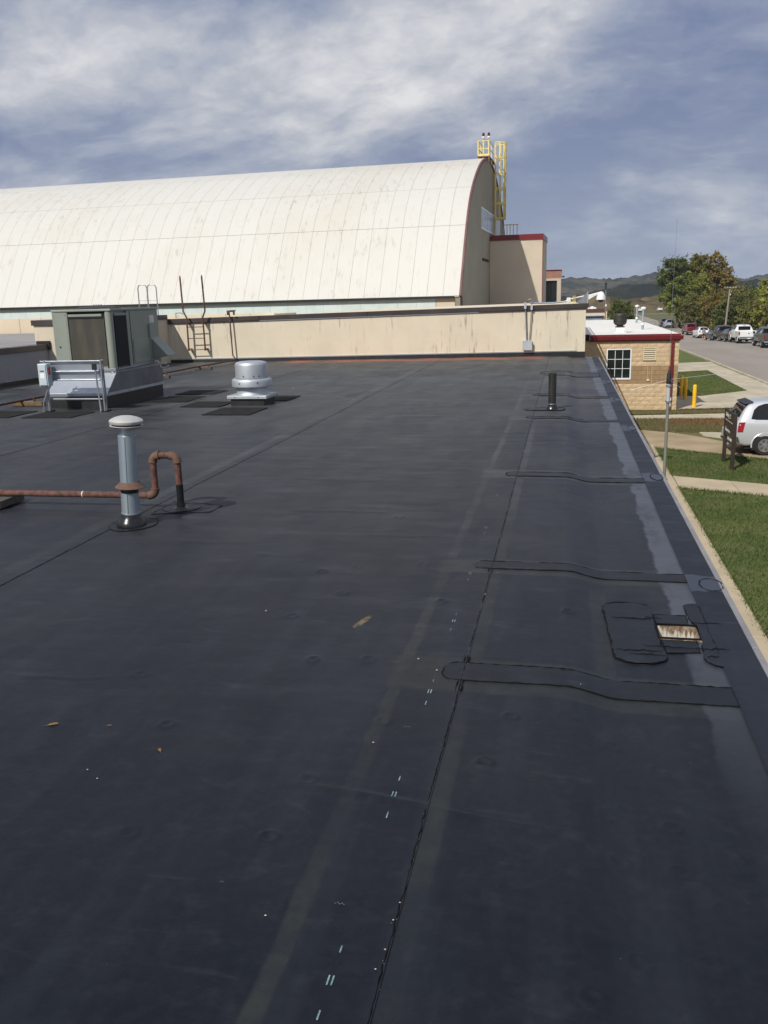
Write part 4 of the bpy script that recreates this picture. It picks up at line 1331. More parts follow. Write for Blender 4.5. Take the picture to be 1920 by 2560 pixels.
# ------------------------------------------------------------------ packaged air conditioner
AC = thing("rooftop_air_conditioner", "big grey-green packaged air conditioner standing on a black roof curb", "air conditioner", (-7.77, 14.1, 0.0))
L, Rr, F, B, ZB, ZT = -8.30, -7.247, 13.36, 15.07, .62, 1.575
for (x_, z_) in ((-8.28, .66), (-8.28, 1.1), (-8.28, 1.5), (-8.065, .66), (-8.065, 1.1), (-8.065, 1.5)):
    MB().lathe([(.008, 0), (.008, -.004), (0, -.006)], (x_, F, z_), 8, axis='y').build("screw", 'galv_dull', AC)
MB().box(Rr + .0005, Rr + .003, 14.72, 14.90, 1.32, 1.45).build("data_plate", 'galv', AC)
MB().box(Rr + .0005, Rr + .004, 14.0, 14.012, ZB + .02, ZT - .04).build("panel_joint", 'slot', AC)
body = MB()
body.box(L + .03, Rr - .03, F + .045, B, ZB, ZT - .03)
body.build("cabinet", 'acgreen', AC)
MB().box(L - .012, Rr + .012, F - .012, B + .012, ZT - .0295, ZT + .008).build("top_panel", 'acgreen', AC, bevel=.008)
MB().box(L, L + .255, F, F + .0445, ZB + .002, ZT - .031).build("front_panel", 'acgreen', AC, bevel=.004)
MB().box(L, L + .0295, F + .046, B, ZB + .002, ZT - .031).build("side_panel", 'acgreen', AC, bevel=.004)
for (x, z, r) in ((L + .10, .98, .014), (L + .17, .70, .022)):
    MB().lathe([(r, 0), (r, -.006), (r * .5, -.010), (0, -.010)], (x, F, z), 12, axis='y').build("access_hole", 'slot', AC)
MB().box(L + .275, Rr - .135, F + .020, F + .0445, ZB + .035, 1.46).build("coil", 'coil', AC)
fr = MB()
fr.box(L + .256, L + .274, F + .002, F + .0445, ZB + .002, ZT - .031)
fr.build("coil_post", 'acgreen', AC)
MB().box(L + .275, Rr - .135, F + .004, F + .0445, ZB + .002, ZB + .034).build("coil_sill", 'acgreen', AC)
MB().box(L + .275, Rr - .135, F + .028, F + .0445, 1.461, ZT - .031).build("recess", 'slot', AC)
MB().box(L + .285, Rr - .165, F + .006, F + .0275, 1.466, 1.502).build("guard_bar", 'acgreen', AC, bevel=.003)
MB().box(L + .285, Rr - .15, F + .0065, F + .0275, 1.44, 1.4655).build("guard_bar", 'slot', AC)
MB().lathe([(.066, ZB + .0), (.066, ZT - .031)], (Rr - .066, F + .066, 0), 24).build("corner_post", 'acgreen', AC)
MB().box(Rr - .0295, Rr - .008, F + .135, F + .535, ZB + .02, 1.47).build("side_coil", 'slot', AC)
MB().box(Rr - .0295, Rr - .002, F + .14, F + .53, 1.471, 1.505).build("guard_bar", 'acgreen', AC)
MB().box(Rr - .0295, Rr, F + .536, B, ZB + .002, ZT - .031).build("side_panel", 'acgreen', AC, bevel=.004)
MB().box(Rr + .0005, Rr + .012, 14.05, 14.66, .665, 1.06).build("access_panel", 'acgreen', AC, bevel=.004)
MB().box(Rr + .0005, Rr + .03, 14.66, 14.69, .665, 1.30).build("panel_flange", 'acgreen', AC, bevel=.003)
MB().prism([(Rr + .0005, 14.73, 1.065), (Rr + .0005, 14.73, .69), (Rr + .30, 14.73, .74)], (0, .36, 0)).build("rain_hood", 'acgreen', AC, bevel=.004)
MB().box(L - .005, Rr + .006, F - .004, B + .004, ZB - .05, ZB - .0005).build("base_rail", 'galv_dull', AC, bevel=.003)
MB().lathe([(.40, 0), (.40, .012), (.25, .04), (.10, .055), (0, .057)], (-7.80, 13.95, ZT + .008), 28).build("fan_guard", 'plastic', AC)
sp = MB()
for i in range(6):
    sp.tube([(-7.86 + .03 * i, 13.95, ZT + .06), (-7.86 + .03 * i, 13.95, ZT + .085)], .005, 5)
sp.build("fan_stud", 'plastic', AC)
ad = MB()   # galvanised curb adapter, flaring towards the front
zt, zb = ZB - .051, .252
ad.hexa([(L - .02, 13.02, zb), (Rr + .004, 13.02, zb), (Rr + .004, B + .02, zb), (L - .02, B + .02, zb)], [(L, F + .02, zt), (Rr + .003, F + .02, zt), (Rr + .003, B, zt), (L, B, zt)])
ad.build("curb_adapter", 'galv', AC)
MB().hexa([(Rr + .0045, 13.03, .256), (Rr + .010, 13.03, .256), (Rr + .010, B + .015, .256), (Rr + .0045, B + .015, .256)], [(Rr + .0045, F + .03, zt - .005), (Rr + .008, F + .03, zt - .005), (Rr + .008, B - .004, zt - .005), (Rr + .0045, B - .004, zt - .005)]).build("adapter_side", 'galv_shaded', AC)
MB().box(L - .03, Rr + .012, 12.985, B + .03, .205, .2515).build("adapter_skirt", 'galv', AC, bevel=.003)
MB().box(L, Rr - .005, 12.96, B, 0, .2045).build("roof_curb", 'blackmetal', AC, bevel=.008)
MB().box(Rr - .0045, Rr + .008, 12.97, B, .10, .12).build("curb_seam", 'blackmetal', AC)
dr = MB()
dr.tube([(Rr + .008, 14.78, .64), (Rr + .08, 14.78, .64), (Rr + .10, 14.78, .60), (Rr + .22, 14.80, .60)], .020, 8)
dr.build("drain_pipe", 'offwhite', AC)
MB().tube([(Rr + .10, 14.79, .585), (Rr + .13, 14.79, .53), (Rr + .19, 14.8, .52), (Rr + .27, 14.8, .56)], .012, 8).build("drain_pipe", 'offwhite', AC)
MB().tube([(Rr + .01, 13.45, .60), (Rr + .01, 14.72, .62)], .018, 8).build("conduit", 'galv_dull', AC)
MB().lathe([(.05, 0), (.05, .03), (.03, .05), (0, .05)], (Rr - .06, F + .03, ZB - .10), 14).build("corner_bracket", 'galv', AC)

RK = thing("switch_rack", "galvanised strut rack with sheet panel in front of the big air conditioner", "equipment rack", (-7.62, 12.65, 0.0))
for z in (.794, .633, .501):
    MB().box(-8.135, -7.08, 12.61, 12.65, z - .010, z + .010).build("strut_rail", 'galv', RK, bevel=.003)
MB().box(-7.99, -7.09, 12.652, 12.662, .490, .803).build("sheet_panel", 'galv', RK)
MB().box(-8.03, -7.10, 12.61, 12.65, .188, .214).build("low_rail", 'galv_dull', RK, bevel=.004)
for x, y in ((-8.075, 12.67), (-8.03, 12.57), (-7.085, 12.67), (-7.065, 12.57)):
    MB().box(x - .011, x + .011, y - .011, y + .011, .0, .815).build("strut_post", 'galv_dull', RK, bevel=.003)
    MB().box(x - .05, x + .05, y - .05, y + .05, .0, .025).build("foot", 'boot', RK)
MB().tube([(-7.15, 12.55, .66), (-7.14, 12.55, .35), (-7.12, 12.54, .05), (-7.115, 12.53, .0)], .014, 8).build("conduit", 'galv', RK)
MB().box(-7.20, -7.13, 12.535, 12.565, .66, .76).build("conduit_fitting", 'plastic', RK)

SW = thing("disconnect_switch", "pale grey switch box with white sticker on the galvanised rack", "switch box", (-8.0, 12.56, .41))
MB().box(-8.095, -7.935, 12.47, 12.60, .42, .77).build("enclosure", 'switch', SW, bevel=.008)
MB().box(-8.080, -7.952, 12.456, 12.4695, .435, .758).build("door", 'switch', SW, bevel=.005)
MB().box(-8.052, -7.978, 12.4535, 12.4555, .545, .625).build("sticker", 'labelw', SW)
MB().box(-8.052, -7.978, 12.4535, 12.4555, .645, .668).build("warning_sticker", 'labelr', SW)
MB().box(-7.9345, -7.915, 12.49, 12.53, .60, .72).build("handle", 'redlever', SW, bevel=.004)
MB().tube([(-8.01, 12.54, .42), (-8.01, 12.54, .35), (-8.04, 12.53, .26), (-8.085, 12.52, .16), (-8.095, 12.52, .05), (-8.095, 12.52, .0)], .014, 8).build("conduit", 'galv', SW)

# rubber walk pads
PADS = [(-5.28, -4.53, 12.17, 13.02, "rubber pad on the roof directly in front of the mushroom exhaust fan"), (-6.06, -5.38, 13.12, 13.86, "rubber pad left of the mushroom exhaust fan's curb"),
        (-6.99, -6.24, 14.98, 15.72, "farthest rubber pad, behind and left of the mushroom fan"), (-5.27, -4.52, 13.98, 14.75, "rubber pad half hidden behind the mushroom exhaust fan"),
        (-6.95, -6.26, 13.82, 14.68, "wet-looking rubber pad beside the right face of the air conditioner's curb"), (-8.02, -7.20, 11.78, 12.50, "rubber pad on the roof in front of the switch rack"),
        (-9.02, -8.26, 11.83, 12.60, "leftmost rubber pad, beside the switch box")]
for i, (a, b, c_, d, lab) in enumerate(PADS):
    mb = MB()
    zq = float(zroof((a + b) / 2, (c_ + d) / 2)) + .008
    mb.box(a, b, c_, d, zq, zq + .012)
    tag(mb.build("walk_pad", 'pad', bevel=.003), lab, "rubber pad", "rubber walk pads on the roof")

# exhaust fan
EF = thing("exhaust_fan", "spun aluminium mushroom exhaust fan on a square black curb", "roof fan", (-5.0, 13.63, 0))
cx, cy = -4.99, 13.63
MB().box(cx - .285, cx + .285, cy - .265, cy + .265, 0, .1145).build("curb", 'blackmetal', EF, bevel=.006)
MB().box(cx - .335, cx + .335, cy - .30, cy + .30, .115, .166).build("curb_cap", 'alu', EF, bevel=.005)
MB().lathe([(.272, 0), (.258, .018), (.250, .04), (.250, .13)], (cx, cy, .1665), 36).build("neck", 'alu', EF)
MB().lathe([(.320, 0), (.326, .006), (.326, .090), (.318, .112), (.300, .126), (.263, .132)], (cx, cy, .297), 40).build("wind_band", 'alu', EF)
MB().lathe([(.262, 0), (.262, .205), (.254, .235), (.232, .254), (.18, .264), (0, .268)], (cx, cy, .433), 40).build("motor_dome", 'alu', EF)
MB().lathe([(.266, .0), (.266, .012), (.2625, .012)], (cx, cy, .436), 40).build("dome_rim", 'alu', EF)
for a, rr, z in ((-1.9, .323, .36), (-.95, .323, .37), (-1.75, .258, .47), (-1.1, .258, .47), (-.75, .258, .47)):
    MB().box(cx + rr * math.cos(a) - .008, cx + rr * math.cos(a) + .008, cy + rr * math.sin(a) - .012, cy + rr * math.sin(a) + .004, z - .009, z + .009).build("bolt", 'plastic', EF)
for x in (-.2, .2):
    MB().box(cx + x - .008, cx + x + .008, cy - .305, cy - .3005, .137, .150).build("bolt", 'plastic', EF)

# flue
FV = thing("flue_vent", "galvanised flue pipe with round mushroom cap and rusty storm collar", "flue", (-3.133, 5.81, 0))
cx, cy = -3.155, 5.83
z0 = float(zroof(cx, cy)) + .012
MB().lathe([(.108, z0), (.106, .03), (.090, .055), (.0725, .078), (.0685, .098), (.0665, .104)], (cx, cy, 0), 28).build("pipe_boot", 'boot', FV)
MB().lathe([(.0695, .099), (.0695, .108), (.066, .108)], (cx, cy, 0), 24).build("clamp", 'galv', FV)
MB().lathe([(.0655, .105), (.0655, .262), (.0645, .262)], (cx, cy, 0), 28).build("lower_pipe", 'galv_blue', FV)
MB().lathe([(.064, .2625), (.0640, .30)], (cx, cy, 0), 28).build("pipe_sleeve", 'blackmetal', FV)
col_ = MB()
for i in range(24):
    pass
col_.lathe([(.108, .300), (.110, .304), (.0655, .345), (.064, .345)], (cx + .006, cy, 0), 24)
col_.build("storm_collar", 'rustfit', FV)
MB().lathe([(.0645, .3005), (.0645, .686), (.058, .690)], (cx, cy, 0), 28).build("upper_pipe", 'galv_blue', FV)
MB().tube([(cx + .0145, cy - .0625, .35), (cx + .0145, cy - .0625, .68)], .0032, 6).tube([(cx + .012, cy - .0645, .11), (cx + .012, cy - .0645, .26)], .0032, 6).build("pipe_seam", 'galv_dull', FV)
MB().lathe([(.057, .687), (.057, .755)], (cx, cy, 0), 28).build("crimped_end", 'galv', FV)
cap = MB().lathe([(.070, .735), (.110, .752), (.119, .760), (.119, .766), (.104, .764)], (cx, cy, 0), 32)
cap.build("cap_ring", 'capmetal', FV)
MB().lathe([(.101, .757), (.101, .782)], (cx, cy, 0), 24).build("cap_gap", 'slot', FV)
MB().lathe([(.117, .776), (.1205, .781), (.1205, .798), (.110, .808), (.085, .820), (.050, .830), (0, .834)], (cx, cy, 0), 36).build("cap_dome", 'capmetal', FV)

FV.rotation_euler = (0, R(2.6), 0)

# rusty pipe with a swan neck
SP = thing("condensate_pipe", "rusty pipe with square swan-neck bend beside the galvanised flue", "pipe", (-3.1, 6.38, 0))
yq = 6.38
MB().tube([(-7.5, yq - .02, .105), (-3.253, yq, .113)], .0265, 12).build("pipe_run", 'rust', SP)
MB().tube([(-3.213, yq, .155), (-3.213, yq, .405)], .0265, 12).build("pipe_riser", 'rust', SP)
MB().tube([(-3.173, yq, .443), (-3.043, yq, .443)], .0265, 12).build("pipe_top", 'rust', SP)
MB().tube([(-3.003, yq, .405), (-3.000, yq, .21)], .0265, 12).build("pipe_drop", 'rust', SP)
MB().tube([(-3.000, yq, .209), (-3.002, yq, .02)], .0285, 12).build("coated_pipe", 'boot', SP)
for (a, m_, b) in (((-3.273, .113), (-3.213, .113), (-3.213, .175)), ((-3.213, .385), (-3.213, .443), (-3.153, .443)), ((-3.063, .443), (-3.003, .443), (-3.003, .385))):
    pts = []
    for i in range(7):
        t = i / 6
        x = (1 - t) ** 2 * a[0] + 2 * t * (1 - t) * m_[0] + t * t * b[0]
        z = (1 - t) ** 2 * a[1] + 2 * t * (1 - t) * m_[1] + t * t * b[1]
        pts.append((x, yq, z))
    e = MB().tube(pts, [.036, .0335, .0335, .0335, .0335, .0335, .036], 12)
    e.build("elbow", 'rustfit', SP)
MB().tube([(-3.86, yq - .003, .1115), (-3.852, yq - .003, .1115)], .0278, 12).build("paint_ring", 'offwhite', SP)
zf = float(zroof(-3.005, yq)) + .012
MB().lathe([(.060, zf), (.052, zf + .006), (.036, zf + .012), (.033, zf + .05)], (-3.002, yq, 0), 18).build("pipe_boot", 'boot', SP)
tag(MB().box(-5.15, -4.505, 6.19, 6.53, .014, .078).build("wood_block", 'wood', bevel=.006), "weathered timber block under the rusty pipe at the left", "wood block")

# black vent pipe
VP = thing("vent_pipe", "upright black vent pipe with rubber boot near the right roof edge", "vent pipe", (-.15, 12.92, 0))
z0 = float(zroof(-.155, 12.92)) + .012
MB().lathe([(.0555, .02), (.0575, .52), (.050, .52), (.048, .40)], (-.158, 12.92, 0), 24).build("pipe", 'blackpipe', VP)
MB().lathe([(.098, z0), (.094, .012), (.082, .042), (.062, .062), (.060, .09), (.056, .092)], (-.158, 12.92, 0), 24).build("pipe_boot", 'boot', VP)
MB().lathe([(.0605, .072), (.0625, .078), (.0605, .084)], (-.158, 12.92, 0), 20).build("clamp", 'galv', VP)

# antenna on the roof edge
AN = thing("whip_antenna", "thin whip antenna with ball-tipped rods on a steel mast at the roof's right edge", "antenna", (.955, 8.5, -.3))
ax, ay = .957, 8.5
MB().tube([(ax, ay, -1.3), (ax, ay, .62)], .0150, 10).build("mast", 'mastgrey', AN)
MB().tube([(ax, ay, .62), (ax - .002, ay, .785)], .0175, 10).build("mast_sleeve", 'boxgrey', AN)
for z in (.62, .765):
    MB().tube([(ax, ay, z - .008), (ax, ay, z + .008)], .026, 10).build("clamp", 'galv', AN)
MB().lathe([(.0225, .785), (.0235, .812), (.022, .822), (.019, .872), (.0125, .896), (.010, .915), (.005, .922), (.004, .94)], (ax - .002, ay, 0), 14).build("antenna_base", 'plastic', AN)
MB().tube([(ax - .002, ay, .935), (ax - .006, ay, 1.6), (ax - .001, ay, 2.24)], [.0020, .0016, .0011], 6).build("whip", 'galv_dull', AN)
for q in ((1.445, 8.52, .876), (.611, 8.47, .727), (ax, 9.0, .83), (ax + .05, 8.1, .79)):
    MB().tube([(ax, ay, .822), q], .0015, 6).lathe([(0, -.006), (.005, 0), (0, .006)], q, 6).build("ground_rod", 'galv', AN)
MB().box(.9345, .985, 8.47, 8.53, -.16, -.11).box(.9345, .985, 8.47, 8.53, -.9, -.85).build("mast_bracket", 'galv_dull', AN)

# guard rails on the roof behind
for i, x in enumerate((-14.92, -14.56)):
    mb = MB()
    y = 30.0
    mb.tube([(x - .175, y, .62 if True else 0), (x - .175, y, 2.25), (x - .13, y, 2.34), (x - .08, y, 2.36), (x + .08, y, 2.355), (x + .13, y, 2.335), (x + .172, y, 2.25), (x + .172, y, .62)], .019, 6)
    mb.tube([(x - .175, y, 1.82), (x + .172, y, 1.82)], .014, 6)
    tag(mb.build("hatch_rail", 'galv_dull'), ["left one of two grey looped rails standing behind the coping", "right one of two grey looped rails standing behind the coping"][i], "guard rail", "looped rails behind the stucco wall")

# ------------------------------------------------------------------ beige panelled wall behind the left wing
BW = thing("beige_panel_building", "low beige panelled wall beyond the pale grey roof at the far left", "building", (-18.0, 33.2, G0))
MB().box(-40, -11.2, 33.05, 36.5, G0, 1.20).build("wall", 'beige', BW)
x = -24.0
while x < -11.3:
    MB().box(x + .008, x + .992, 33.0, 33.049, .55, 1.245).build("wall_panel", 'beige', BW, bevel=.004)
    x += 1.0
tag(MB().tube([(-20.05, 32.4, .66), (-20.05, 32.4, 1.0)], .045, 8).tube([(-20.05, 32.4, .98), (-20.17, 32.4, 1.1)], .04, 8).tube([(-20.05, 32.4, .98), (-19.93, 32.4, 1.1)], .04, 8).build("vent_stub", 'galv_dull'), "short Y-shaped vent stub in front of the beige panelled wall", "vent")

# ------------------------------------------------------------------ arched hangar (local axes: x along its length, y across, from the near eave corner)
HA = math.atan2(-0.04, 1.0)
H0 = Vector((-6.24, 55.0, 0))
HG = thing("arched_hangar", "huge white arched-roof hangar with maroon-edged gable end", "building", (H0.x, H0.y, G0), HA)


def hz(z):
    return z - G0


HALF = [(-.70, 1.75), (.30, 3.35), (1.20, 4.80), (2.05, 6.05), (3.15, 7.35), (4.65, 8.58), (6.60, 9.66), (8.55, 10.50), (10.8, 11.12), (13.3, 11.42)]
PROF = HALF + [(26.6 - a, b) for a, b in HALF[-2::-1]]


def resample(pts, sub=3):
    """Catmull-Rom"""
    out = []
    for i in range(len(pts) - 1):
        p0 = pts[max(i - 1, 0)]
        p1, p2 = pts[i], pts[i + 1]
        p3 = pts[min(i + 2, len(pts) - 1)]
        for j in range(sub):
            t = j / sub
            out.append(tuple(0.5 * ((2 * b) + (-a + c) * t + (2 * a - 5 * b + 4 * c - d) * t * t + (-a + 3 * b - 3 * c + d) * t ** 3) for a, b, c, d in zip(p0, p1, p2, p3)))
    out.append(pts[-1])
    return out


SM = resample(PROF, 3)
gab = MB()
poly = [(0, SM[0][0] + .7, hz(-1.0))] if False else []
poly = [(-.02, .05, 0)] + [(-.02, p[0] + (.05 if i == 0 else 0), hz(p[1] - .02)) for i, p in enumerate(SM)] + [(-.02, 26.55, 0)]
gab.prism(poly, (-.3, 0, 0))
gab.build("gable_wall", 'gable', HG, local=True)
under = MB()
vs, fs = [], []
for i, (a, b) in enumerate(SM):
    vs += [(-.08, a, hz(b) - .05), (-62, a, hz(b) - .05)]
fs = [(2 * i, 2 * i + 1, 2 * i + 3, 2 * i + 2) for i in range(len(SM) - 1)]
under.add(vs, fs)
under.build("roof_deck", 'joint', HG, local=True)


def roof_strip(k0, k1, w=0.988, lap=0.0):
    """mesh of one sheet between profile samples"""
    mb = MB()
    pts = SM[k0:k1 + 1]
    vs = []
    for i, (a, b) in enumerate(pts):
        p, q = SM[max(k0 + i - 1, 0)], SM[min(k0 + i + 1, len(SM) - 1)]
        nx, nz_ = -(q[1] - p[1]), (q[0] - p[0])
        ln = math.hypot(nx, nz_)
        nx, nz_ = nx / ln, nz_ / ln
        a2, b2 = a, b
        if i == 0:
            a2, b2 = a + nz_ * .02, b - nx * .02
        for (xx, t) in ((-w, 0.0), (-w, 0.018), (0, 0.018), (0, 0.0)):
            vs.append((xx, a2 + nx * t, hz(b2 + nz_ * t)))
    n = len(pts)
    fs = []
    for i in range(n - 1):
        for j in range(3):
            fs.append((i * 4 + j, i * 4 + j + 1, (i + 1) * 4 + j + 1, (i + 1) * 4 + j))
    fs.append((0, 1, 2, 3))
    fs.append((4 * n - 1, 4 * n - 2, 4 * n - 3, 4 * n - 4))
    mb.add(vs, fs, 0, False)
    return mb.mesh("roof_panel", 'hangar')


rows_ = [(0, 9), (9, 15), (15, 21), (21, 27)]
for (k0, k1) in rows_:
    me = roof_strip(k0, k1)
    for c in range(52):
        o = bpy.data.objects.new("roof_panel", me)
        COL.objects.link(o)
        o.parent = HG
        o.location = (-.075 - c * 1.0, 0, 0)
        ORG[o] = (0, 0, 0)
far = MB()
vs = []
for a, b in SM[27:]:
    vs += [(-.07, a, hz(b)), (-62, a, hz(b))]
far.add(vs, [(2 * i, 2 * i + 1, 2 * i + 3, 2 * i + 2) for i in range(len(SM[27:]) - 1)])
far.build("far_roof_slope", 'hangar', HG, local=True)
MB().tube([(-.2, 13.3, hz(11.45)), (-62, 13.3, hz(11.45))], .07, 6).build("ridge_cap", 'maroon_dull', HG, local=True)
tr = MB()   # maroon verge along the gable
vs = []
for i, (a, b) in enumerate(SM):
    p, q = SM[max(i - 1, 0)], SM[min(i + 1, len(SM) - 1)]
    nx, nz_ = -(q[1] - p[1]), (q[0] - p[0])
    ln = math.hypot(nx, nz_)
    nx, nz_ = nx / ln, nz_ / ln
    for (xx, t) in ((-.072, -.04), (-.072, .045), (.05, .045), (.05, -.13), (-.018, -.13)):
        vs.append((xx, a + nx * t, hz(b + nz_ * t)))
n = len(SM)
tr.add(vs, [(i * 5 + j, i * 5 + j + 1, (i + 1) * 5 + j + 1, (i + 1) * 5 + j) for i in range(n - 1) for j in range(4)])
tr.box(-.30, .045, -.42, .02, hz(-1.2), hz(1.74))
tr.build("verge_trim", 'maroon_dull', HG, local=True)
# eave, clerestory band and lower wall
MB().box(-62, -.36, -.72, -.45, hz(1.63), hz(1.745)).build("eave_shadow_strip", 'plastic', HG, local=True)  # black strip standing in for the shadow under the eave overhang
for c in range(44):
    me_x = -1.55 - c * 1.2
    if c == 0:
        MB().box(-1.52, -.36, -.50, -.36, hz(.6), hz(1.629)).build("corner_panel", 'beige', HG, local=True)
    MB().box(me_x - 1.19, me_x, -.50, -.42, hz(.85), hz(1.629)).build("clerestory_panel", 'clere', HG, local=True)
MB().box(-62, -.36, -.359, .3, 0, hz(1.60)).build("side_wall", 'beige', HG, local=True)
# gable glazing
GZ0, GZ1 = 6.36, 7.72
nW = 0
y = 9.1
while y < 20.2:
    w_ = .88
    if not (15.9 < y + .44 < 16.8):
        p = MB().box(-.018, .015, y + .035, y + w_ - .02, hz(GZ0 + .05), hz(GZ1 - .05)).build("window_pane", 'skypane', HG, local=True)
    y += w_
fr = MB()
fr.box(-.018, .03, 9.02, 20.35, hz(GZ1 - .05), hz(GZ1 + .05)).box(-.018, .03, 9.02, 20.35, hz(GZ0 - .05), hz(GZ0 + .05))
y = 9.1
while y < 20.3:
    fr.box(-.018, .024, y - .02, y + .035, hz(GZ0 + .05), hz(GZ1 - .05))
    y += .88
fr.build("window_frame", 'winframe', HG, local=True)
MB().box(-.018, .03, 9.6, 12.9, hz(4.18), hz(4.36)).build("wall_slot", 'slot', HG, local=True)

# caged ladder, platform and lamps (same axes)
CL = thing("caged_ladder", "yellow caged ladder rising up the hangar gable to a railed platform", "ladder", (H0.x, H0.y, G0), HA)
ly, lx = 16.2, .12
for dy in (-.22, .22):
    MB().tube([(lx, ly + dy, hz(6.15)), (lx, ly + dy, hz(12.9))], .045, 6).build("rail", 'yellow', CL, local=True)
rg = [6.4 + .33 * i for i in range(20)]
for z in rg:
    MB().tube([(lx, ly - .22, hz(z)), (lx, ly + .22, hz(z))], .02, 5).build("rung", 'yellow', CL, local=True)
hoop = [(lx, ly - .38), (lx + .35, ly - .42), (lx + .66, ly - .30), (lx + .80, ly), (lx + .66, ly + .30), (lx + .35, ly + .42), (lx, ly + .38)]
for z in (7.5, 8.6, 9.7, 10.8, 11.9, 12.95):
    m_ = MB()
    m_.tube([(a, b, hz(z - .05)) for a, b in hoop], .03, 5)
    m_.tube([(a, b, hz(z + .05)) for a, b in hoop], .03, 5)
    m_.build("cage_hoop", 'yellow', CL, local=True)
for a, b in hoop[1:-1] + [(lx + .74, ly - .16), (lx + .74, ly + .16)]:
    MB().box(a - .03, a + .03, b - .012, b + .012, hz(7.45), hz(13.0)).build("cage_bar", 'yellow', CL, local=True)
for z in (8.6, 10.7):
    MB().box(-.2 if z > 11 else -.01, lx, ly - .24, ly - .20, hz(z) - .03, hz(z) + .03).box(-.01, lx, ly + .20, ly + .24, hz(z) - .03, hz(z) + .03).build("bracket", 'yellow', CL, local=True)
MB().box(-.78, .10, 12.5, 16.6, hz(11.50), hz(11.58)).build("platform", 'maroon_dull', CL, local=True)
for (x, y) in ((-.72, 12.6), (-.34, 12.6), (.05, 12.6), (.05, 14.2), (-.72, 14.2), (-.72, 15.6)):
    MB().tube([(x, y, hz(11.2)), (x, y, hz(12.62))], .045, 6).build("post", 'yellow', CL, local=True)
for z in (12.10, 12.62):
    MB().tube([(.05, 15.6, hz(z)), (.05, 12.6, hz(z)), (-.72, 12.6, hz(z)), (-.72, 15.6, hz(z))], .04, 6).build("guard_rail", 'yellow', CL, local=True)
MB().box(-.74, .07, 12.585, 12.615, hz(11.59), hz(11.73)).build("toe_board", 'yellow', CL, local=True)
OL = thing("obstruction_light", "pair of red warning lamps on top of the yellow ladder platform", "warning light", (H0.x, H0.y, G0), HA)
MB().tube([(-.15, 12.62, hz(12.3)), (-.15, 12.62, hz(12.72))], .03, 6).tube([(-.36, 12.62, hz(12.79)), (-.15, 12.62, hz(12.67)), (.06, 12.62, hz(12.79))], .03, 6).build("stand", 'galv_dull', OL, local=True)
for x in (-.34, .05):
    MB().lathe([(.08, 12.77 - G0), (.11, 12.83 - G0), (.09, 12.91 - G0)], (x, 12.62, 0), 10).build("lamp_base", 'white', OL, local=True)
    MB().lathe([(.085, 12.911 - G0), (.10, 13.0 - G0), (.08, 13.13 - G0), (0, 13.18 - G0)], (x, 12.62, 0), 10).build("lamp_globe", 'obstruct', OL, local=True)

# hangar annex
AX = thing("hangar_annex", "tall tan box annex with maroon fascia joined to the hangar gable", "building", (H0.x, H0.y, G0), HA)
MB().box(.0, 3.92, 13.86, 18.9, 0, hz(5.74)).build("wall", 'tanface', AX, local=True)
MB().box(.056, 3.97, 13.79, 18.97, hz(5.741), hz(6.13)).build("fascia", 'maroon', AX, local=True)
MB().box(3.921, 3.965, 13.84, 13.98, 0, hz(5.735)).build("corner_trim", 'maroon', AX, local=True)
AR = thing("annex_railing", "short brown-yellow guard railing on top of the tan hangar annex", "railing", (H0.x, H0.y, G0), HA)
for x in (.55, .80, 1.05, 1.30, 1.60):
    MB().tube([(x, 18.4, hz(6.13)), (x, 18.4, hz(7.2))], .03, 5).build("post", 'yellow', AR, local=True)
MB().tube([(.5, 18.4, hz(7.2)), (1.65, 18.4, hz(7.2)), (1.65, 18.8, hz(7.2))], .035, 5).build("top_rail", 'yellow', AR, local=True)

# brick-topped porch further right
PB = thing("brick_porch_building", "small porch building with rose brick band above a dark entrance", "building", (-.72, 90, G0))
MB().box(-4.5, -.47, 88.6, 96, G0, 3.99).build("wall", 'tanface', PB)
for c in range(10):
    for r_ in range(4):
        a = -4.3 + c * .39 + (.19 if r_ % 2 else 0)
        MB().box(a + .006, min(a + .384, -.46), 88.36, 88.599, 3.27 + r_ * .17, 3.27 + r_ * .17 + .163).build("brick", 'brick', PB)
MB().box(-4.6, -.42, 88.30, 96.1, 3.991, 4.06).build("coping", 'maroon', PB)
MB().box(-4.5, -.47, 88.35, 88.599, 3.05, 3.262).build("lintel", 'tanface', PB)
MB().box(-.85, -.47, 88.35, 88.599, G0, 3.048).build("pier", 'tanface', PB)
MB().box(-4.4, -.852, 88.55, 88.597, G0, 3.045).build("door_glass", 'glass', PB)
for x in (-1.55, -1.2):
    MB().box(x - .02, x + .02, 88.52, 88.549, G0, 3.04).build("door_mullion", 'plastic', PB)
MB().tube([(-.47, 88.5, 3.42), (-.28, 88.5, 3.45)], .025, 6).lathe([(0, -.1), (.1, -.08), (.12, 0), (0, .06)], (-.26, 88.5, 3.42), 8).build("wall_lamp", 'plastic', PB)

# ------------------------------------------------------------------ split-face block office
OF = thing("block_office", "tan split-face block building with maroon gutter and white roof", "building", (3.0, 46.0, G0))
YF = 42.49
X0, X1 = -4.0, 5.16
ZR = -.44
MB().box(X0, X1 - .10, YF + .10, 68.5, G0 - .1, -.30).build("backing_wall", 'mortar', OF)
rs = random.Random(3)


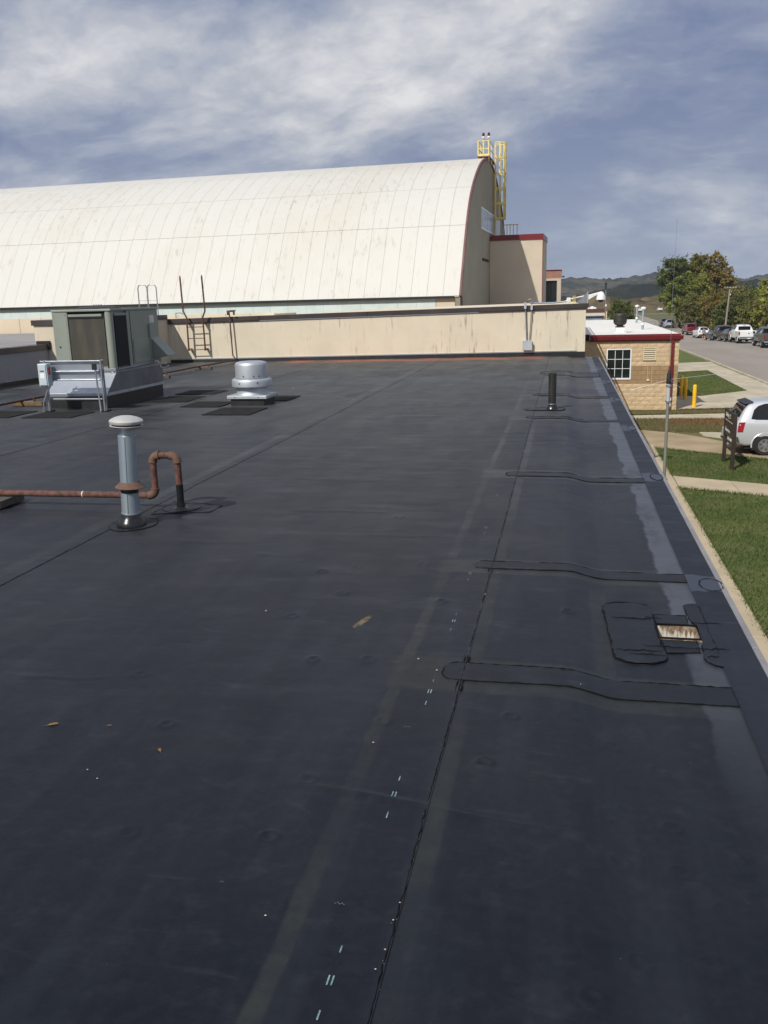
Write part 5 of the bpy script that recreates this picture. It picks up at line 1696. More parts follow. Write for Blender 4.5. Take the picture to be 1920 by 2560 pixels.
def block_mesh(L_, H_, rough, seed, name, m_):
    r2 = random.Random(seed)
    nx, nz_ = (5, 3) if rough else (1, 1)
    vs, fs = [], []
    for j in range(nz_ + 1):
        for i in range(nx + 1):
            e = i in (0, nx) or j in (0, nz_)
            d = (0 if e else r2.uniform(.003, .016)) if rough else 0
            vs.append((L_ * i / nx, -d, H_ * j / nz_))
    n0 = len(vs)
    for j in range(nz_):
        for i in range(nx):
            a = j * (nx + 1) + i
            fs.append((a, a + 1, a + nx + 2, a + nx + 1))
    vs += [(0, .09, 0), (L_, .09, 0), (L_, .09, H_), (0, .09, H_)]
    c = [0, nx, (nz_ + 1) * (nx + 1) - 1, nz_ * (nx + 1)]
    bot = list(range(0, nx + 1))
    top = list(range(nz_ * (nx + 1), (nz_ + 1) * (nx + 1)))
    fs.append(tuple(bot[::-1] + [n0, n0 + 1]))
    fs.append(tuple(top + [n0 + 2, n0 + 3]))
    lf = [j * (nx + 1) for j in range(nz_ + 1)]
    rt = [j * (nx + 1) + nx for j in range(nz_ + 1)]
    fs.append(tuple(lf + [n0 + 3, n0]))
    fs.append(tuple(rt[::-1] + [n0 + 1, n0 + 2]))
    mb = MB()
    mb.add(vs, fs)
    return mb.mesh(name, m_)


CH, CL_ = .2038, .40
rough_m = [block_mesh(CL_ - .005, CH - .005, True, i, "block", 'block') for i in range(5)]
band_m = block_mesh(CL_ - .008, CH - .008, False, 9, "block", 'blockband')
OPEN = [(1.93, 3.06, -2.275, -.85), (3.58, 4.16, -1.40, -.80)]
for c in range(16):
    z = G0 + c * CH
    band = (-2.40 < z + CH / 2 < -1.60)
    xa = .55 - (CL_ / 2 if c % 2 else 0)
    while xa < X1 - .02:
        segs = [(xa, min(xa + CL_, X1))]
        for (o0, o1, p0, p1) in OPEN:
            if z + CH * .5 > p0 and z + CH * .5 < p1:
                ns = []
                for a, b in segs:
                    if b <= o0 or a >= o1:
                        ns.append((a, b))
                    else:
                        if a < o0 - .03:
                            ns.append((a, o0))
                        if b > o1 + .03:
                            ns.append((o1, b))
                segs = ns
        for a, b in segs:
            o = bpy.data.objects.new("block", band_m if band else rs.choice(rough_m))
            COL.objects.link(o)
            o.parent = OF
            o.location = (a - 3.0, YF - 46.0 + (.004 if band else rs.uniform(-.004, .004)), z - G0 + .004)
            o.scale = ((b - a) / CL_, 1, 1)
            ORG[o] = ORG[OF]
        xa += CL_
for c in range(16):      # the return along the side wall
    z = G0 + c * CH
    band = -2.40 < z + CH / 2 < -1.60
    ya = YF + .095
    for k_ in range(5):
        o = bpy.data.objects.new("block", band_m if band else rs.choice(rough_m))
        COL.objects.link(o)
        o.parent = OF
        o.location = (X1 - 3.0, ya + k_ * CL_ - 46.0, z - G0 + .004)
        o.rotation_euler = (0, 0, math.pi / 2)
        ORG[o] = ORG[OF]
MB().box(X1 - .0995, X1 - .01, YF + .10 + 5 * CL_, 68.5, G0, -.44).build("side_wall", 'block', OF)
# window of nine panes
W = MB()
wx0, wx1, wz0, wz1 = 1.93, 3.06, -2.275, -.85
fw = .055
W.box(wx0, wx0 + fw, YF - .015, YF + .08, wz0, wz1).box(wx1 - fw, wx1, YF - .015, YF + .08, wz0, wz1)
W.box(wx0 + fw, wx1 - fw, YF - .015, YF + .08, wz1 - fw, wz1).box(wx0 + fw, wx1 - fw, YF - .03, YF + .08, wz0, wz0 + fw + .02)
wf = W.build("window_frame", 'winframe', OF, bevel=.004)
iw, ih = (wx1 - wx0 - 2 * fw) / 3, (wz1 - wz0 - 2 * fw - .02) / 3
for i in range(3):
    for j in range(3):
        a, b = wx0 + fw + i * iw, wz0 + fw + .02 + j * ih
        p = MB().box(a + .008, a + iw - .008, YF + .045 + .001 * ((i * 3 + j) % 3), YF + .055, b + .008, b + ih - .008).build("window_pane", 'glass', wf)
mu = MB()
for i in (1, 2):
    mu.box(wx0 + fw + i * iw - .011, wx0 + fw + i * iw + .011, YF + .025, YF + .044, wz0 + fw + .02, wz1 - fw)
    mu.box(wx0 + fw, wx1 - fw, YF + .0255, YF + .0435, wz0 + fw + .02 + i * ih - .011, wz0 + fw + .02 + i * ih + .011)
mu.build("glazing_bar", 'winframe', wf)
# louvre
lf = MB()
lx0, lx1, lz0, lz1 = 3.58, 4.16, -1.40, -.80
lf.box(lx0, lx0 + .04, YF - .02, YF + .08, lz0, lz1).box(lx1 - .04, lx1, YF - .02, YF + .08, lz0, lz1).box(lx0 + .04, lx1 - .04, YF - .02, YF + .08, lz1 - .035, lz1).box(lx0 + .04, lx1 - .04, YF - .02, YF + .08, lz0, lz0 + .06)
lfo = lf.build("louvre_frame", 'louvre', OF, bevel=.003)
MB().box(lx0 + .0401, lx1 - .0401, YF + .07, YF + .079, lz0 + .061, lz1 - .036).build("louvre_back", 'slot', lfo)
for i in range(5):
    z = lz0 + .085 + i * .098
    MB().hexa([(lx0 + .041, YF - .012, z), (lx1 - .041, YF - .012, z), (lx1 - .041, YF + .06, z + .055), (lx0 + .041, YF + .06, z + .055)], [(lx0 + .041, YF - .012, z + .052), (lx1 - .041, YF - .012, z + .052), (lx1 - .041, YF + .06, z + .075), (lx0 + .041, YF + .06, z + .075)]).build("louvre_slat", 'louvre', lfo)
# roof, gutter, downspout
MB().box(X0, X1 + .02, YF + .30, 68.6, -.299, -.222).build("roof", 'whiteroof', OF)
gx0 = 1.16
MB().box(gx0, X1 + .04, YF - .06, YF + .298, -.52, -.310).build("fascia", 'maroon', OF)
MB().hexa([(gx0, YF - .16, -.46), (X1 + .14, YF - .16, -.46), (X1 + .14, YF - .0605, -.46), (gx0, YF - .0605, -.46)], [(gx0, YF - .20, -.275), (X1 + .14, YF - .20, -.275), (X1 + .14, YF - .0605, -.275), (gx0, YF - .0605, -.275)]).build("gutter", 'maroon', OF, bevel=.008)
MB().box(gx0, X1 + .04, YF - .0600, YF + .2995, -.3095, -.214).build("roof_edge", 'maroon', OF, bevel=.004)
MB().prism([(gx0 - .003, YF - .21, -.43), (gx0 - .003, YF + .30, -.43), (gx0 - .003, YF + .30, -.20), (gx0 - .003, YF - .10, -.20)], (-.02, 0, 0)).build("end_flashing", 'boxgrey', OF)
MB().box(.45, gx0 - .03, YF - .08, YF + .29, -.47, -.19).build("shadow_gap_box", 'slot', OF)  # dark box painting the shadowed gap beyond the gutter's end
MB().box(4.79, 4.91, YF - .13, YF - .025, -3.17, -.405).build("downspout", 'maroon', OF, bevel=.01)
MB().tube([(4.85, YF - .08, -3.10), (4.85, YF - .08, -3.24)], .075, 12).build("pipe_collar", 'offwhite', OF)
MB().tube([(4.85, YF - .08, -3.241), (4.85, YF - .08, -3.42)], .055, 12).build("pipe_joint", 'mortar', OF)
MB().tube([(4.85, YF - .08, -3.40), (4.84, YF - .10, -3.50), (4.76, YF - .22, -3.56), (4.70, YF - .30, -3.58)], [.058, .062, .062, .06], 12).build("pipe_elbow", 'offwhite', OF)
fx = MB()
fx.box(3.78, 3.90, YF - .05, YF - .003, -2.34, -2.27)
tag(fx.build("wall_outlet", 'offwhite', bevel=.006), "tiny white outlet box on the brown band of the block building", "outlet")
cnd = MB()
cnd.tube([(4.0, YF - .012, -2.5), (4.0, YF - .012, -1.62)], .008, 5).tube([(3.80, YF - .012, -2.27), (3.80, YF - .012, -1.70)], .008, 5)
cnd.build("wall_cable", 'louvre', OF)

TV = thing("turbine_vent", "dark mushroom-shaped fan on a white square curb on the white roof", "roof fan", (2.63, 44.95, -.222))
c0 = (2.63, 44.95, 0)
MB().box(2.43, 2.83, 44.75, 45.15, -.2215, .045).build("curb", 'white', TV, bevel=.006)
MB().box(2.33, 2.93, 44.65, 45.25, -.2213, -.19).build("curb_flange", 'white', TV, bevel=.006)
MB().box(2.415, 2.845, 44.735, 45.165, .0455, .085).build("curb_cap", 'turbine', TV)
MB().lathe([(.16, .0855), (.15, .12), (.24, .16), (.29, .22), (.31, .26)], c0, 28).build("bowl", 'turbine', TV)
for i in range(5):
    z = .261 + i * .062
    r0 = (.318, .328, .33, .326, .315)[i]
    MB().lathe([(r0 - .025, z), (r0, z + .006), (r0 - .004, z + .052), (r0 - .03, z + .0605)], c0, 28).build("fin_ring", 'turbine', TV)
MB().lathe([(.295, .5715), (.30, .60), (.29, .66), (.25, .70), (.15, .715), (0, .72)], c0, 28).build("hood", 'turbine', TV)
for (x, y, zt_, lab) in ((3.99, 48.5, .93, "nearer galvanised vent pipe with white cap on the white roof"), (4.56, 60.2, .90, "farther galvanised vent pipe with white cap on the white roof")):
    q = thing("capped_pipe", lab, "vent pipe", (x, y, -.222), group="capped pipes on the white roof")
    MB().tube([(x, y, -.221), (x, y, zt_ - .10)], .062, 12).build("pipe", 'galv_blue', q)
    MB().lathe([(.075, 0), (.08, .05), (.066, .12)], (x, y, .02), 14).build("collar", 'white', q)
    MB().lathe([(.07, -.13), (.135, -.09), (.14, -.05), (.09, 0), (0, .02)], (x, y, zt_), 14).build("cap", 'white', q)

# low tan building behind the white roof
FB = thing("shutter_building", "small tan building with brown roof edge and grey roller door beyond the white roof", "building", (1.5, 75, G0))
MB().box(-4, 3.28, 74, 80, G0, .30).build("wall", 'beige', FB)
MB().box(-4.1, 3.16, 73.9, 80.1, .301, .52).build("fascia", 'brownsteel', FB)
MB().box(.6, 2.94, 73.93, 73.999, G0, -.115).build("roller_door", 'skypane', FB)
MB().tube([(.5, 73.86, .0), (3.0, 73.86, .0)], .085, 8).build("door_housing", 'boxgrey', FB)
MB().box(.5, 3.0, 73.80, 73.999, -.112, -.086).build("door_lintel", 'plastic', FB)
for i, (x, w_) in enumerate(((1.82, .13), (2.13, .19), (2.35, .12))):
    tag(MB().lathe([(w_, 0), (w_, .06), (w_ * .7, w_ * .9), (0, w_ * 1.1)], (x, 74.4, .5205), 12).build("roof_vent", 'white'), ["leftmost white dome vent on the small tan building", "middle and largest white dome vent on the small tan building", "rightmost white dome vent on the small tan building"][i], "roof vent", "white vents on the small tan building")
MS = thing("radio_mast", "tall thin grey mast beside the small tan building", "mast", (3.12, 73.6, G0))
MB().tube([(3.18, 73.6, G0), (3.12, 73.6, 2.0)], [.05, .04], 8).build("pole", 'galv_dull', MS)
MB().tube([(3.12, 73.6, 2.0), (3.11, 73.6, 2.35)], .06, 8).lathe([(.02, 2.35), (.09, 2.42), (.09, 2.5), (0, 2.56)], (3.11, 73.6, 0), 8).build("head", 'plastic', MS)
MB().box(3.10, 3.22, 73.5, 73.58, .70, .86).build("small_lamp", 'white', MS)

# ------------------------------------------------------------------ vehicles
def section(st):
    x, zb, zs, zt, wb_, ws, wt_ = st
    cab = zt - zs
    wm = max(wb_, ws) + .012
    return [(0, zb), (wb_ * .86, zb), (wb_, zb + .07), (wm, zb + (zs - zb) * .45), (ws + .008, zs - .06), (ws - .012, zs), (ws - .02 + (wt_ - ws + .02) * .12, zs + cab * .12),
            (ws + (wt_ - ws) * .62, zs + cab * .62), (wt_, zt - min(.05, cab * .16)), (wt_ * .84, zt - .004), (wt_ * .45, zt + .012 * min(1, cab * 3)), (0, zt + .016 * min(1, cab * 3))]


def lerp_st(sts, x):
    for a, b in zip(sts[:-1], sts[1:]):
        if a[0] <= x <= b[0]:
            t = (x - a[0]) / (b[0] - a[0])
            return tuple(p + (q - p) * t for p, q in zip(a, b))
    return sts[0] if x < sts[0][0] else sts[-1]


def side_pt(sts, x, k, s, off=.0):
    """point on the loft: k is a float index along the half section"""
    sec = section(lerp_st(sts, x))
    i = min(int(k), len(sec) - 2)
    t = k - i
    y = sec[i][0] + (sec[i + 1][0] - sec[i][0]) * t
    z = sec[i][1] + (sec[i + 1][1] - sec[i][1]) * t
    d = Vector((sec[i + 1][1] - sec[i][1], -(sec[i + 1][0] - sec[i][0])))
    if d.length > 1e-6:
        d.normalize()
    return (x, s * (y + d.x * off), z + d.y * off)


def loft(sts, mat_, name, parent, sub=1):
    mb = MB()
    N = len(section(sts[0]))
    vs = []
    ring = 2 * N - 2
    for st in sts:
        sec = section(st)
        vs += [(st[0], y, z) for y, z in sec]
        vs += [(st[0], -y, z) for y, z in sec[-2:0:-1]]
    fs = []
    for i in range(len(sts) - 1):
        for j in range(ring):
            a, b = i * ring + j, i * ring + (j + 1) % ring
            fs.append((a, a + ring, b + ring, b))
    fs.append(tuple(range(ring)))
    fs.append(tuple(range((len(sts)) * ring - 1, (len(sts) - 1) * ring - 1, -1)))
    mb.add(vs, fs, 0, True)
    o = mb.build(name, mat_, parent, local=True)
    m = o.modifiers.new("sub", 'SUBSURF')
    m.levels = m.render_levels = sub
    return o


def side_patch(sts, pts, mat_, name, parent, s, off=.012):
    """glass or trim lying on the loft side: pts = (x, k) polygon"""
    mb = MB()
    nx = 6
    xs0 = [p[0] for p in pts]
    top = [p for p in pts]
    mb.add([side_pt(sts, x, k, s, off) for x, k in pts], [tuple(range(len(pts))) if s < 0 else tuple(range(len(pts) - 1, -1, -1))])
    mb.add([side_pt(sts, x, k, s, off - .02) for x, k in pts], [])
    n = len(pts)
    o = len(mb.v) - 2 * n
    for i in range(n):
        mb.f.append((o + i, o + (i + 1) % n, o + n + (i + 1) % n, o + n + i))
        mb.m.append(0)
        mb.s.append(False)
    return mb.build(name, mat_, parent, local=True)


def glass_band(sts, x0, x1, k0, k1, parent, s, name="side_window", mat_='carglass', n=6, x0t=None, x1t=None):
    x0t = x0 if x0t is None else x0t
    x1t = x1 if x1t is None else x1t
    bot = [(x0 + (x1 - x0) * i / n, k0) for i in range(n + 1)]
    top = [(x0t + (x1t - x0t) * i / n, k1) for i in range(n, -1, -1)]
    return side_patch(sts, bot + top, mat_, name, parent, s)


def end_glass(sts, xa, xb, parent, name, rear=True, w=.84, mat_='carglass', off=.014):
    """screen lying on the sloping end of the greenhouse between stations xa and xb"""
    mb = MB()
    rows = 5
    vs = []
    for i in range(rows + 1):
        x = xa + (xb - xa) * i / rows
        st = lerp_st(sts, x)
        zt_, wt_ = st[3], st[6]
        for j in range(5):
            f = -1 + j / 2
            vs.append((x + (-off if rear else off), f * wt_ * w, zt_ + off * .6 - .01 * f * f))
    fs = []
    for i in range(rows):
        for j in range(4):
            a = i * 5 + j
            fs.append((a, a + 1, a + 6, a + 5) if not rear else (a, a + 5, a + 6, a + 1))
    mb.add(vs, fs, 0, True)
    return mb.build(name, mat_, parent, local=True)


def wheel(parent, x, y, r=.335, w=.22, s=1, spokes=5):
    """s = +1: outer face towards +y"""
    t = MB()
    prof = [(r * .64, -w / 2), (r * .9, -w / 2), (r * .985, -w * .38), (r, -w * .2), (r, w * .2), (r * .985, w * .38), (r * .9, w / 2), (r * .64, w / 2)]
    prof.append(prof[0])
    t.lathe(prof, (x, y, r), 28, axis='y', cap=False)
    tw = t.build("wheel", 'tyre', parent, local=True)
    q = MB()
    yo = y + s * w * .40
    q.lathe([(r * .655, -.006), (r * .655, .012), (r * .56, .012), (r * .55, -.006)], (x, yo + s * .01, r), 28, axis='y')
    for i in range(spokes):
        a = 2 * math.pi * i / spokes + .3
        ca, sa = math.cos(a), math.sin(a)
        def pt(rad, tang, yy):
            return (x + ca * rad - sa * tang, yy, r + sa * rad + ca * tang)
        b = [pt(.03, -.035, yo), pt(.03, .035, yo), pt(r * .58, .042, yo), pt(r * .58, -.042, yo)]
        tt = [pt(.03, -.030, yo + s * .022), pt(.03, .030, yo + s * .022), pt(r * .58, .034, yo + s * .016), pt(r * .58, -.034, yo + s * .016)]
        q.hexa(b, tt)
    q.lathe([(.06, -.005), (.06, .028), (.03, .034), (0, .034)], (x, yo, r), 14, axis='y') if s > 0 else q.lathe([(0, -.034), (.03, -.034), (.06, -.028), (.06, .005)], (x, yo, r), 14, axis='y')
    q.build("rim", 'rim', tw, local=True)
    d = MB()
    d.lathe([(r * .64, -.02), (r * .64, .0)], (x, y + s * w * .25, r), 20, axis='y')
    d.build("brake_disc", 'slot', tw, local=True)
    return tw


def arch(parent, x, y, r, s, mat_):
    """dark wheel housing with a painted lip"""
    mb = MB()
    n = 18
    ro = r * 1.20
    pts = [(x + ro * math.cos(math.pi * i / n), r + ro * math.sin(math.pi * i / n)) for i in range(n + 1)]
    pts = [(x + ro, r * .55)] + pts + [(x - ro, r * .55)]
    ya, yb_ = y - s * .30, y + s * .004
    vs = [(px, ya, pz) for px, pz in pts] + [(px, yb_, pz) for px, pz in pts]
    k = len(pts)
    mb.add(vs, [tuple(range(k)), tuple(range(2 * k - 1, k - 1, -1))] + [(i, (i + 1) % k, k + (i + 1) % k, k + i) for i in range(k)])
    mb.build("wheel_arch", 'slot', parent, local=True)
    lip = MB()
    lip.tube([(x + (ro + .012) * math.cos(math.pi * i / n), y - s * .010, r + (ro + .012) * math.sin(math.pi * i / n)) for i in range(-1, n + 2)], .026, 6)
    lip.build("arch_lip", mat_, parent, local=True)


def tail_lamp(parent, x, y, z0, z1, w, d=.05, label=None):
    mb = MB()
    mb.box(x - .012, x + d, y - w / 2, y + w / 2, z0, z1)
    return mb.build("tail_light", 'tail', parent, local=True, bevel=.012)


SEDAN = [(-2.36, .46, .92, .935, .70, .72, .62), (-2.28, .34, 1.00, 1.02, .82, .84, .74), (-1.75, .28, 1.02, 1.09, .87, .90, .72), (-1.62, .28, 1.02, 1.13, .87, .90, .68), (-1.0, .24, .99, 1.37, .88, .91, .57),
         (-.3, .22, .97, 1.45, .89, .91, .56), (.45, .22, .96, 1.43, .89, .91, .56), (1.28, .24, .94, 1.03, .89, .90, .70), (1.36, .24, .94, .985, .89, .90, .74), (2.0, .28, .87, .91, .87, .86, .70), (2.30, .34, .70, .74, .78, .76, .6), (2.36, .42, .62, .64, .66, .66, .5)]
SUVS = [(-2.25, .52, .98, .99, .74, .76, .66), (-2.20, .40, 1.08, 1.10, .84, .86, .76), (-2.10, .34, 1.10, 1.22, .88, .90, .72), (-1.80, .30, 1.09, 1.58, .90, .92, .63), (-1.66, .28, 1.09, 1.655, .90, .92, .62), (-.6, .26, 1.07, 1.71, .91, .92, .62),
        (.25, .26, 1.05, 1.68, .91, .92, .61), (1.15, .28, 1.03, 1.14, .91, .91, .72), (1.22, .28, 1.03, 1.08, .91, .91, .76), (1.95, .32, .97, 1.01, .88, .87, .72), (2.22, .38, .80, .84, .80, .78, .62), (2.28, .46, .70, .72, .70, .70, .55)]


def car(name, label, loc, heading, sts, paint_, kind='car', group=None, wb=(-1.35, 1.38), track=.80, r=.33):
    t = thing(name, label, kind, loc, heading, group)
    loft(sts, paint_, "body", t)
    suv = sts is SUVS
    xr0, xr1 = (-2.085, -1.72) if suv else (-1.60, -1.04)
    end_glass(sts, xr0, xr1, t, "rear_window", True)
    end_glass(sts, (.33 if suv else .55), (1.10 if suv else 1.22), t, "windscreen", False)
    for s in (1, -1):
        if suv:
            glass_band(sts, -1.55, -.98, 6.2, 7.9, t, s, x0t=-1.45)
            glass_band(sts, -.92, -.10, 6.2, 7.9, t, s)
            glass_band(sts, -.04, .78, 6.2, 7.9, t, s, x1t=.38)
        else:
            glass_band(sts, -1.05, -.28, 6.2, 7.9, t, s, x0t=-.82)
            glass_band(sts, -.22, .92, 6.2, 7.9, t, s, x1t=.52)
        for x in wb:
            arch(t, x, s * (track + .105), r, s, paint_)
            wheel(t, x, s * (track + .01), r, .21, s)
        z0, z1 = (.95, 1.20) if suv else (.80, .98)
        tail_lamp(t, (-2.235 if suv else -2.345), s * .66, z0, z1, .26 if not suv else .20, .12)
        MB().box(.78, .92, s * .93, s * 1.08, .98, 1.10).build("mirror", paint_, t, local=True, bevel=.02)
    xe = sts[0][0]
    MB().box(xe - .035, xe + .12, -.78, .78, .42, .62).build("bumper", paint_ if not suv else 'plastic', t, local=True, bevel=.03)
    MB().box(xe - .042, xe - .0355, -.16, .16, .66 if not suv else .70, .78 if not suv else .82).build("number_plate", 'plate', t, local=True)
    MB().box(-1.9, 1.9, -.7, .7, .20, .32).build("underbody", 'slot', t, local=True)
    return t


def pickup(name, label, loc, heading, paint_, group=None, dual=False):
    t = thing(name, label, 'pickup truck', loc, heading, group)
    # bed and lower body
    b = MB()
    b.box(-2.78, -.52, -.98, -.90, .62, 1.30).box(-2.78, -.52, .90, .98, .62, 1.30).box(-2.70, -.52, -.899, .899, .70, .80).box(-.60, -.52, -.899, .899, .801, 1.30)
    b.build("bed", paint_, t, local=True, bevel=.025)
    MB().box(-2.81, -2.71, -.88, .88, .72, 1.30).build("tailgate", paint_, t, local=True, bevel=.025)
    MB().box(-2.816, -2.811, -.06, .06, 1.03, 1.12).build("tailgate_badge", 'plastic', t, local=True)
    cabst = [(-.50, .48, 1.20, 1.22, .95, .97, .88), (-.47, .46, 1.22, 1.42, .96, .98, .80), (-.36, .45, 1.22, 1.86, .96, .98, .70), (.4, .45, 1.21, 1.91, .96, .98, .70), (1.0, .45, 1.20, 1.87, .96, .98, .69), (1.62, .46, 1.19, 1.30, .96, .97, .78),
             (1.70, .46, 1.19, 1.24, .96, .97, .82), (2.5, .50, 1.13, 1.17, .94, .93, .78), (2.78, .56, 1.0, 1.03, .88, .86, .7), (2.84, .60, .88, .9, .8, .78, .62)]
    loft(cabst, paint_, "cab", t)
    MB().box(-.53, -.40, -.60, .60, 1.36, 1.74).build("rear_window", 'carglass', t, local=True, bevel=.02)
    end_glass(cabst, 1.08, 1.56, t, "windscreen", False)
    for s in (1, -1):
        glass_band(cabst, -.28, .42, 6.3, 7.9, t, s)
        glass_band(cabst, .50, 1.32, 6.3, 7.9, t, s, x1t=1.05)
        for x in (-1.72, 1.95):
            arch(t, x, s * .975, .39, s, paint_)
            wheel(t, x, s * .86, .39, .26, s, 6)
        tail_lamp(t, -2.79, s * .93, .92, 1.26, .14, .06)
        MB().box(1.05, 1.22, s * 1.0, s * 1.20, 1.22, 1.46).build("mirror", 'plastic', t, local=True, bevel=.03)
    MB().box(-2.93, -2.80, -.95, .95, .50, .66).build("bumper", 'galv_dull', t, local=True, bevel=.03)
    MB().box(-2.936, -2.931, -.16, .16, .53, .64).build("number_plate", 'plate', t, local=True)
    MB().box(-2.6, 2.5, -.6, .6, .36, .60).build("underbody", 'slot', t, local=True)
    MB().box(-.38, -.30, -.14, .14, 1.885, 1.91).build("brake_light", 'tail', t, local=True)
    return t


def gl(x, y, lift=.004):
    return (x, y, float(gz(y)) + lift)


UP = R(90)
GC = "vehicles parked along the far kerb of the road"
pickup("pickup_truck", "grey pickup truck cut off by the picture's right edge, nearest on the road", gl(19.35, 91.9), UP, 'greypaint', GC)
pickup("pickup_truck", "white pickup truck parked on the road with its tailgate towards us", gl(18.75, 101.3), UP + R(1.5), 'whitepaint', GC)
car("parked_car", "black sedan with red tail lights tucked left of the white pickup", gl(18.55, 107.2), UP + R(1), SEDAN, 'blackpaint', 'car', GC)
pickup("pickup_truck", "dark pickup truck parked between the two dark sedans", gl(19.35, 116.6), UP + R(2), 'charcoal', GC)
car("parked_car", "charcoal sedan parked just right of the white sport-utility car", gl(20.6, 131.5), UP + R(4), SEDAN, 'charcoal', 'car', GC)
car("parked_car", "white sport-utility car beside the walking person", gl(20.85, 146.0), UP + R(4), SUVS, 'whitepaint', 'car', GC)
pickup("pickup_truck", "dark red pickup truck at the far end of the parked row", gl(20.75, 157.6), UP + R(3), 'redpaint', GC)
car("parked_car", "pale blue hatchback far down the road, seen over the white roof", gl(20.75, 190.0), UP, SUVS, 'bluesilver', 'car', "cars far down the road")
car("parked_car", "black car far down the road, left of the pale blue one", gl(20.75, 199.0), UP, SUVS, 'blackpaint', 'car', "cars far down the road")

# the silver van in the drive
VAN = [(-.97, .52, .90, .905, .78, .84, .74), (-.93, .40, 1.02, 1.03, .88, .93, .82), (-.86, .34, 1.09, 1.13, .92, .955, .80), (-.78, .30, 1.11, 1.30, .93, .965, .755), (-.66, .28, 1.12, 1.55, .94, .97, .72), (-.52, .28, 1.12, 1.70, .94, .97, .70), (-.40, .28, 1.12, 1.745, .94, .97, .70),
       (.3, .26, 1.11, 1.79, .94, .97, .70), (1.3, .26, 1.10, 1.80, .94, .97, .70), (2.2, .26, 1.08, 1.74, .94, .97, .69), (3.15, .28, 1.05, 1.16, .94, .955, .78), (3.25, .28, 1.04, 1.09, .94, .95, .80), (3.9, .32, .92, .96, .90, .89, .74), (4.12, .40, .72, .75, .80, .78, .62)]
vh = R(2)
VN = thing("minivan", "silver minivan parked in the drive behind the brown sign", "minivan", (6.50, 31.24, G0 + .014), vh)
VN.scale = (1, .97, .985)
loft(VAN, 'silver', "body", VN, 2)
end_glass(VAN, -.80, -.50, VN, "rear_window", True, .90)
for s in (1, -1):
    side_patch(VAN, [(-.47, 6.1), (-.30, 6.0), (.3, 5.95), (.78, 5.95), (.78, 7.95), (.3, 7.95), (-.05, 7.9), (-.25, 7.6), (-.38, 7.0)], 'carglass', "side_window", VN, s, .012)
    side_patch(VAN, [(.83, 5.95), (1.3, 5.95), (1.75, 5.95), (1.75, 7.95), (1.3, 7.95), (.83, 7.95)], 'carglass', "side_window", VN, s, .012)
    side_patch(VAN, [(1.81, 5.95), (2.3, 5.95), (2.85, 6.0), (2.45, 7.8), (2.3, 7.95), (1.81, 7.95)], 'carglass', "side_window", VN, s, .012)
    for x in (0.0, 3.08):
        arch(VN, x, s * .968, .342, s, 'silver')
        wheel(VN, x, s * .875, .342, .225, s, 6)
    # wrap-round tail lamp
    tl = MB()
    pts = []
    for (x, k) in ((-.965, 3.25), (-.93, 3.2), (-.66, 3.25), (-.60, 4.6), (-.58, 5.0), (-.84, 5.15), (-.90, 4.9)):
        pts.append((x, k))
    side_patch(VAN, [(-.885, 3.35), (-.72, 3.35), (-.655, 4.95), (-.855, 5.0)], 'tail', "tail_light", VN, s, .018)
    tl.box(-.955, -.86, s * .70, s * .90, .84, 1.08)
    tl.build("tail_light", 'tail', VN, local=True, bevel=.02)
    MB().box(-.963, -.9, s * .74, s * .86, 1.02, 1.07).build("reverse_lamp", 'white', VN, local=True, bevel=.008)
    MB().box(2.35, 2.48, s * .96, s * 1.12, 1.10, 1.26).build("mirror", 'silver', VN, local=True, bevel=.03)
    for xg in (.80, 1.78, 2.95):
        side_patch(VAN, [(xg - .006, 2.2), (xg + .006, 2.2), (xg + .006, 5.9), (xg - .006, 5.9)], 'slot', "door_gap", VN, s, .006)
    side_patch(VAN, [(-.40, 5.25), (2.9, 5.25), (2.9, 5.35), (-.40, 5.35)], 'silver', "belt_moulding", VN, s, .012)
sp = MB()
sp.hexa([(-.64, -.62, 1.67), (-.40, -.66, 1.725), (-.40, .66, 1.725), (-.64, .62, 1.67)][::-1], [(-.655, -.62, 1.70), (-.36, -.655, 1.768), (-.36, .655, 1.768), (-.655, .62, 1.70)][::-1])
sp.build("roof_spoiler", 'plastic', VN, local=True, bevel=.015)
bp = MB()
bp.hexa([(-1.05, -.74, .42), (-.80, -.955, .42), (-.80, .955, .42), (-1.05, .74, .42)][::-1], [(-1.03, -.74, .74), (-.80, -.965, .74), (-.80, .965, .74), (-1.03, .74, .74)][::-1])
bp.build("bumper", 'silver', VN, local=True, bevel=.035)
MB().box(-1.06, -.80, -.82, .82, .35, .419).build("bumper_valance", 'plastic', VN, local=True, bevel=.02)
MB().box(-.975, -.955, -.17, .17, .80, .93).build("number_plate", 'plate', VN, local=True)
MB().box(-.6, 3.7, -.8, .8, .20, .30).build("underbody", 'slot', VN, local=True)

# ------------------------------------------------------------------ brown notice sign
SG = thing("notice_sign", "dark brown post-mounted sign with pale lettering standing on the lawn", "sign", (5.09, 28.47, G0))
ya, yb2 = 29.20, 27.74
for y, lab in ((ya, None), (yb2, None)):
    MB().box(5.035, 5.145, y - .055, y + .055, G0 - .1, -1.975).build("post", 'signbrown', SG, bevel=.006)
ps = [(-2.355, -1.985), (-2.545, -2.362), (-2.78, -2.552)]
pans = []
for z0, z1 in ps:
    pans.append(MB().box(5.055, 5.085, yb2 + .056, ya - .056, z0, z1).build("sign_panel", 'signbrown', SG, bevel=.003))


